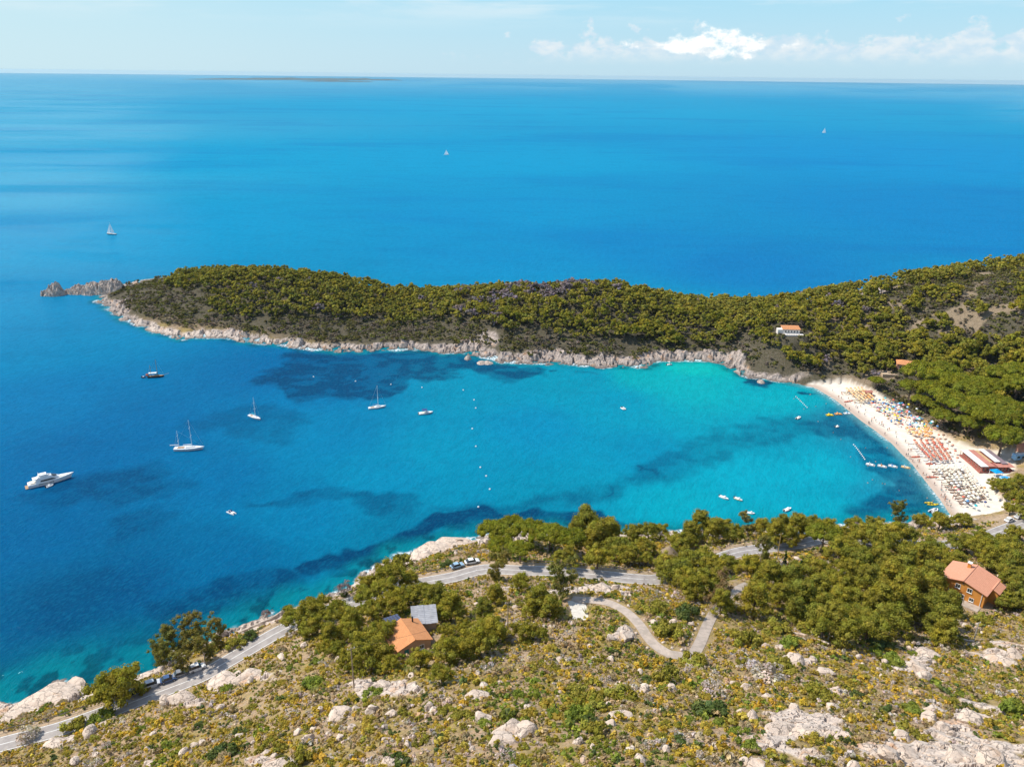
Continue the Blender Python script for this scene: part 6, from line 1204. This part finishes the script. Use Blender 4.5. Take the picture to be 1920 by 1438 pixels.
# ------------------------------------------------------------------ cars, rails, poles and walls along the road
def car(pos, rz, paint, label, suv=False, L=4.3):
    r_ = empty('parked_car', pos, rz); W_ = 1.8; h0 = 0.95 if suv else 0.82; h1_ = 1.75 if suv else 1.45; k = L/4.3
    MB().rings([[(x, -w, z0), (x, w, z0), (x, w, z1), (x, -w, z1)] for x, w, z0, z1 in ((-2.15*k, .78, .42, h0-.12), (-2.0*k, .88, .26, h0), (-.6*k, .9, .24, h0+.03), (1.0*k, .9, .24, h0), (1.85*k, .86, .26, h0-.1), (2.15*k, .72, .38, h0-.26))]).build('body', paint, r_)
    cb = MB().rings([[(-1.95*k if suv else -1.75*k, -.84, h0), (1.05*k, -.84, h0), (1.05*k, .84, h0), (-1.95*k if suv else -1.75*k, .84, h0)], [(-1.7*k if suv else -1.15*k, -.66, h1_-.06), (.3*k, -.66, h1_-.06), (.3*k, .66, h1_-.06), (-1.7*k if suv else -1.15*k, .66, h1_-.06)]]).build('window', darkglass, r_)
    MB().box((-0.62*k if suv else -0.42*k, 0, h1_-.02), (2.0*k if suv else 1.45*k, 1.36, 0.08)).build('roof', paint, r_)
    for x in (-1.35*k, 1.35*k):
        for s in (-1, 1):
            w_ = MB().tube([(x, s*.74, .32), (x, s*.93, .32)], .33, 12).build('wheel', rubber, r_); MB().tube([(x, s*.93, .32), (x, s*.945, .32)], .19, 8).build('rim', metal, w_)
    for s in (-1, 1): MB().box((2.07*k, s*.58, h0-.3), (.2, .3, .12)).build('headlight', white, r_); MB().box((-2.1*k, s*.66, h0-.2), (.12, .22, .14)).build('tail_light', CL['red'], r_)
    tag(r_, label, 'car'); return r_
PT = {k: mat(k+'_car_paint', v, None, 1.0, 0.25, spec=0.6) for k, v in dict(silver=(0.60, 0.62, 0.64), white=(0.80, 0.80, 0.80), blue=(0.05, 0.10, 0.22), black=(0.02, 0.02, 0.022), paleblue=(0.30, 0.45, 0.58), grey=(0.25, 0.26, 0.28)).items()}
def roadside(px, side, paint, label, suv=False, off=4.3, L=4.3, ahead=0):
    x, y, _ = proj(ROAD); i = int(np.argmin(np.hypot(x-px[0], y-px[1])))+int(ahead); fr_ = ahead-int(ahead); i = min(max(i, 1), len(ROAD)-2); T = ROAD[i+1]-ROAD[i-1]; T = T[:2]/np.hypot(*T[:2]); N = np.array([-T[1], T[0]]); p = ROAD[i, :2]*(1-fr_)+ROAD[i+1, :2]*fr_+N*off*side
    car((p[0], p[1], max(ROAD[i, 2]+0.08, float(h_at(p[0], p[1])))), math.atan2(T[1], T[0])+(0 if side > 0 else math.pi), paint, label, suv, L)
roadside((262, 1306), 1, PT['black'], 'black car in deep shade under the round roadside pine', False, 3.0)
roadside((262, 1306), 1, PT['silver'], 'silver estate car first in line after the round roadside pine', True, 3.1, 4.2, 1.6)
roadside((262, 1306), 1, PT['blue'], 'dark blue car parked second from the round roadside pine', False, 2.8, 3.9, 3.15)
roadside((262, 1306), 1, PT['grey'], 'dark grey car parked between blue and white cars by eucalyptus', False, 3.2, 3.9, 4.6)
roadside((262, 1306), 1, PT['white'], 'white car parked closest to the eucalyptus clump', True, 2.9, 4.1, 6.5)
roadside((892, 1070), 1, PT['white'], 'white car stopped at the road bend above the rocky point', False, 4.2, 4.6)
roadside((873, 1076), 1, PT['paleblue'], 'pale blue car behind the white one at the road bend', False, 4.2)
roadside((1515, 1016), 1, PT['paleblue'], 'light blue van parked by pines on the upper road', True, 3.6, 5.0)
roadside((1532, 1013), 1, PT['grey'], 'grey car parked next to the light blue van', False, 3.6)
roadside((1908, 984), 1, PT['white'], 'white car on the road at the far right above the beach', False, 3.0)
roadside((1925, 978), 1, PT['silver'], 'silver car at the far right behind the white one above the beach', False, 3.0)
def rail(i0, i1, side, off, label):
    n0 = ROAD[i0]; r_ = empty('guardrail', n0); tag(r_, label, 'guardrail'); P = []
    for i in range(i0, i1+1):
        T = ROAD[min(i+1, len(ROAD)-1)]-ROAD[i-1]; T = T[:2]/np.hypot(*T[:2]); N = np.array([-T[1], T[0]]); q = ROAD[i, :2]+N*off*side; P.append((q[0]-n0[0], q[1]-n0[1], ROAD[i, 2]+0.75-n0[2]))
    MB().rings([[(x, y, z+.28), (x+.05, y+.05, z+.12), (x, y, z), (x-.04, y-.04, z+.14)] for x, y, z in P]).build('rail', galv, r_)
    pm = MB().box((0, 0, -.4), (.14, .14, 1.3)).mesh('post', galv)
    for j in range(0, len(P), 2): o = link('post', pm, r_); o.location = P[j]
def ridx(px, py): x, y, _ = proj(ROAD); return int(np.argmin(np.hypot(x-px, y-py)))
rail(max(1, ridx(-60, 1418)), ridx(205, 1333), 1, 3.9, 'grey guardrail along the seaward road edge before the round pine'); rail(ridx(395, 1258), ridx(520, 1186), 1, 3.9, 'grey guardrail along the road past the eucalyptus clump')
rail(ridx(740, 1104), ridx(868, 1078), 1, 3.9, 'grey guardrail on the seaward side before the road bend'); rail(ridx(985, 1069), ridx(1235, 1086), 1, 3.9, 'grey guardrail on the seaward side past the road bend')
rail(ridx(1390, 1034), ridx(1500, 1020), 1, 3.9, 'grey guardrail on the upper road by the light blue van')
POLES = {}
def pole(px, py, pyt, label, m=wood, key=None, arm=True):
    p = hit(px, py); d = depth(p); hgt = (py-pyt)*d/FPX/0.80; r_ = empty('utility_pole', p, 0.4); MB().tube([(0, 0, -0.8), (0, 0, hgt)], [0.15, 0.10], 8).build('shaft', m, r_)
    if arm:
        a_ = MB().tube([(-.75, 0, hgt-.35), (.75, 0, hgt-.35)], 0.07, 6).build('crossarm', m, r_)
        for x in (-.65, 0, .65): MB().tube([(x, 0, hgt-.3), (x, 0, hgt-.02)], [.07, .05], 6).build('insulator', white, a_)
    tag(r_, label, 'utility pole'); POLES[key] = Vector((p[0], p[1], p[2]+hgt-.1)); return r_
pole(664, 1290, 1214, 'weathered wooden pole beside the round pines, nearest to the viewer', wood, 'a'); pole(952, 1190, 1130, 'wooden pole in the pine gap between the tiled house and path', wood, 'b'); pole(1826, 1200, 1167, 'pale pole on the bare slope below the orange villa', mat('pale_pole', (0.5, 0.47, 0.44)), 'c')
pole(1457, 1048, 1003, 'ochre wooden pole by the upper road and cypress', yellowwood, 'd'); pole(1566, 1008, 985, 'short ochre pole behind the light blue van', yellowwood, 'e'); pole(643, 1252, 1225, 'thin dark pole left of the weathered wooden pole', wood, 'f', False)
def cable(a, b, label):
    P = []
    for i in range(13): t_ = i/12; q = POLES[a].lerp(POLES[b], t_); q.z -= 4*1.2*t_*(1-t_); P.append(q)
    tag(link('power_line', MB().tube(P, 0.022, 4).mesh('power_line', black)), label, 'cable')
cable('a', 'b', 'thin power line slung from the nearest pole to the pine gap pole'); cable('b', 'd', 'thin power line slung from the pine gap pole to the ochre pole')
def wall_line(pts, w, h, label, m=stone):
    P = dense([tuple(hit(*p)) for p in pts], 0.8); r2 = random.Random(3); T = np.gradient(P[:, :2], axis=0); T /= np.linalg.norm(T, axis=1)[:, None]; N = np.stack([-T[:, 1], T[:, 0]], 1)
    rg = [[(P[i, 0]+N[i, 0]*w/2, P[i, 1]+N[i, 1]*w/2, P[i, 2]-.5), (P[i, 0]+N[i, 0]*w/2, P[i, 1]+N[i, 1]*w/2, P[i, 2]+h*r2.uniform(.8, 1.15)), (P[i, 0]-N[i, 0]*w/2, P[i, 1]-N[i, 1]*w/2, P[i, 2]+h*r2.uniform(.8, 1.15)), (P[i, 0]-N[i, 0]*w/2, P[i, 1]-N[i, 1]*w/2, P[i, 2]-.5)] for i in range(len(P))]
    tag(link('stone_wall', MB().rings(rg).mesh('stone_wall', m)), label, 'wall')
wall_line([(1465, 1185), (1500, 1192), (1528, 1202), (1553, 1210)], 0.5, 0.7, 'low dry stone wall below the big pine grove'); wall_line([(1740, 1182), (1770, 1192), (1800, 1200), (1826, 1204)], 0.4, 0.5, 'low stone wall running to the pale pole')
wall_line([(430, 1196), (470, 1178), (505, 1163), (535, 1145)], 0.6, 0.7, 'pale low wall along the shore path past the eucalyptus', concrete); wall_line([(945, 1170), (990, 1174), (1040, 1176)], 1.2, 0.25, 'pale flat terrace wall beside the pine gap pole', concrete)
agm = MB()
for k in range(16):
    a = k*2.4; e = 0.35+0.06*(k % 4); c_, s_ = math.cos(a), math.sin(a); agm.add([(-s_*.07, c_*.07, 0), (s_*.07, -c_*.07, 0), (c_*e*.6, s_*e*.6, .42), (c_*e, s_*e, .62+.02*k), (0, 0, .06)], [(0, 1, 2), (0, 2, 3), (1, 3, 2), (0, 1, 4), (0, 3, 4), (1, 4, 3)])
agme = agm.mesh('agave', mat('agave_leaf', (0.46, 0.40, 0.12), (0.36, 0.36, 0.14), 1.5, 0.7))
for i, (px, py) in enumerate(((760, 1262), (768, 1258), (775, 1264), (1068, 1158), (1060, 1163), (1050, 1160), (585, 1301), (592, 1298), (1800, 1160), (1808, 1158), (1105, 1142), (1098, 1150))):
    p = hit(px, py); o = link('agave', agme); o.location = tuple(p); s = random.uniform(1.5, 2.2); o.scale = (s,)*3; o.rotation_euler = (0, 0, i)
    tag(o, 'yellowish spiky agave '+('below the terracotta roofed house' if i < 3 else 'left of the pale drive slab' if i < 6 else 'on the open slope left of the nearest pole' if i < 8 else 'below the orange villa terrace' if i < 10 else 'beside the path bend and drive'), 'agave', 'agaves '+('below the tiled house' if i < 3 else 'left of the drive' if i < 6 else 'on the slope' if i < 8 else 'by the villa' if i < 10 else 'by the path bend'))

# ------------------------------------------------------------------ the flat island on the horizon
def island(pts, thick, hgt, label):
    P = [at(px, py) for px, py in pts]; n = 60; rg = []
    a, b_ = P[0], P[1]; dirv = (b_-a)/n; nrm = np.array([0, 1.0, 0])
    for i in range(n+1):
        p = a+dirv*i; e = math.sin(math.pi*min(1, max(0, i/n)))**0.5; h_ = hgt*e*(0.55+0.7*vnoise(np.array([i*0.35]), np.array([a[1]*.01]), 5)[0]); t_ = thick*e+1
        rg.append([(p[0], p[1], -2), (p[0], p[1]+t_*.15, h_*.6+.3), (p[0], p[1]+t_*.5, h_+.4), (p[0], p[1]+t_, -2)])
    tag(link('island', MB().rings(rg).mesh('island', mat('island_ground', (0.03, 0.05, 0.045), (0.06, 0.07, 0.06), 0.004, 0.9, coords='Object'))), label, 'island', kind='structure')
island([(338, 149.6), (755, 151.5)], 2500, 44, 'low flat island on the horizon'); island([(560, 153.2), (700, 154.6)], 500, 20, 'low spit of the flat island')

# ------------------------------------------------------------------ labels of trees, shrubs and stones: which one stands where
def px2(p): return hit(*p)[:2]
MARKS = [('the terracotta roofed house', PADS[0][:2]), ('the orange villa', PADS[1][:2]), ('the white villa above the cove', PADS[2][:2]), ('the pink walled villa', PADS[3][:2]), ('the beach restaurant', PADS[4][:2])]+[(n, px2(p)) for n, p in (
  ('the nearest wooden pole', (664, 1290)), ('the pole in the pine gap', (952, 1190)), ('the pale pole', (1826, 1200)), ('the ochre pole', (1457, 1048)), ('the lowest bend of the concrete path', (1280, 1230)), ('the pale drive slab', (1090, 1166)), ('the top end of the concrete path', (1400, 1096)), ('the round roadside pine', (222, 1312)), ('the eucalyptus clump', (352, 1240)),
  ('the white car at the road bend', (890, 1066)), ('the light blue van', (1515, 1012)), ('the thatched hut', (1254, 1046)), ('the rocky point', (820, 1035)), ('the near end of the beach', (1800, 970)), ('the red brown beach hut', (1627, 742)), ('the bottom left corner of the slope', (60, 1425)), ('the bottom right corner of the slope', (1900, 1425)), ('the middle of the bottom edge', (950, 1430)), ('the bottom edge below the nearest pole', (560, 1430)), ('the bottom edge below the path', (1350, 1430)), ('the bottom edge below the pine grove', (1640, 1430)), ('the low dry stone wall', (1510, 1195)), ('the right edge below the pale pole', (1900, 1280)), ('the open slope below the path bend', (1250, 1320)), ('the open slope below the house', (760, 1330)), ('the open slope below the grove', (1640, 1290)), ('the road beside the white parked car', (380, 1275)), ('the shaded black car', (262, 1306)), ('the stones in mid slope', (1000, 1260)))]
RANK = ['closest']+[w+' closest' for w in ordn[1:12]]
def autolabel(items, cat, describe, zone):
    """items: (object, position, radius, kind). The n-th closest of its sort to a landmark, else shared by zone"""
    P = np.array([i[1][:2] for i in items]); kinds = np.array([describe(i) for i in items]); used = set()
    sizes = np.array([i[2] for i in items])
    for j, it in enumerate(items):
        best = None; same = np.where(kinds == kinds[j])[0]
        for mi, (nm, mp) in enumerate(MARKS):
            d = np.hypot(P[same, 0]-mp[0], P[same, 1]-mp[1]); r_ = int((d < np.hypot(P[j, 0]-mp[0], P[j, 1]-mp[1])-1e-9).sum())
            if best is None or r_ < best[0]: best = (r_, nm)
        o = it[0]
        if best[0] < len(RANK): lab = '%s %s to %s' % (kinds[j], RANK[best[0]], best[1]); tag(o, lab, cat, zone(it)[1])
        else: tag(o, '%s %s' % (kinds[j], zone(it)[0]), cat, '%s %s' % (kinds[j], zone(it)[0]))
def size_word(r_, a, b): return 'small' if r_ < a else 'large' if r_ > b else 'mid sized'
tk = dict(round='round crowned pine', pine='open layered pine', umbrella='flat topped umbrella pine', gum='slender eucalyptus', cypress='dark narrow cypress', dead='bare grey leafless tree', brown='brown withered tree', farpine='dense green wood pine')
tc_ = dict(gum='eucalyptus', cypress='cypress', dead='dead tree', brown='withered tree')
def tzone(it):
    y = it[1][1]; return ('standing in the wood on the headland', 'pines of the headland') if y > 430 else ('growing in the wood behind the beach', 'pines behind the beach') if y > 270 else ('growing on the slope by the near shore', 'trees of the near shore')
for cat in set(tc_.get(t[1], 'pine') for t in TREES):
    its = [(t[0], t[2], t[3], t[1]) for t in TREES if tc_.get(t[1], 'pine') == cat]
    autolabel(its, cat, lambda i: size_word(i[2], 2.6, 4.4)+' '+tk[i[3]], tzone)
def szone(it): return ('scattered over the open near slope', 'shrubs of the near slope')
autolabel([(s[0], s[2], s[3], s[1]) for s in SHRUBS], 'shrub', lambda i: size_word(i[2], 1.3, 1.9)+' '+SHNAME[i[3]]+' shrub', szone)
def rzone(it): return ('scattered over the open near slope', 'rocks of the near slope')
autolabel([(s[0], s[2], s[3], (s[1], s[0].name.startswith('edging'))) for s in ROCKS], 'rock', lambda i: ('pale edging stone' if i[3][1] else size_word(i[2], 0.9, 1.7)+(' flat pale slab' if i[3][0] else ' rounded pale boulder')), rzone)

# ------------------------------------------------------------------ sea air: a thin even haze that only tells over kilometres
def haze():
    mb = MB().box((0, 24500, 78.5), (90000, 50000, 173)); m = bpy.data.materials.new('haze'); m.use_nodes = True; t = NT(m.node_tree)
    out = t.n('ShaderNodeOutputMaterial'); v = t.n('ShaderNodeVolumePrincipled'); v.inputs['Color'].default_value = (0.62, 0.86, 1.0, 1); v.inputs['Density'].default_value = 1.8e-5; v.inputs['Anisotropy'].default_value = 0.2; t.nt.links.new(v.outputs[0], out.inputs['Volume'])
    tag(mb.build('haze', m), 'pale sea haze toward the horizon', 'haze', kind='stuff')
haze()
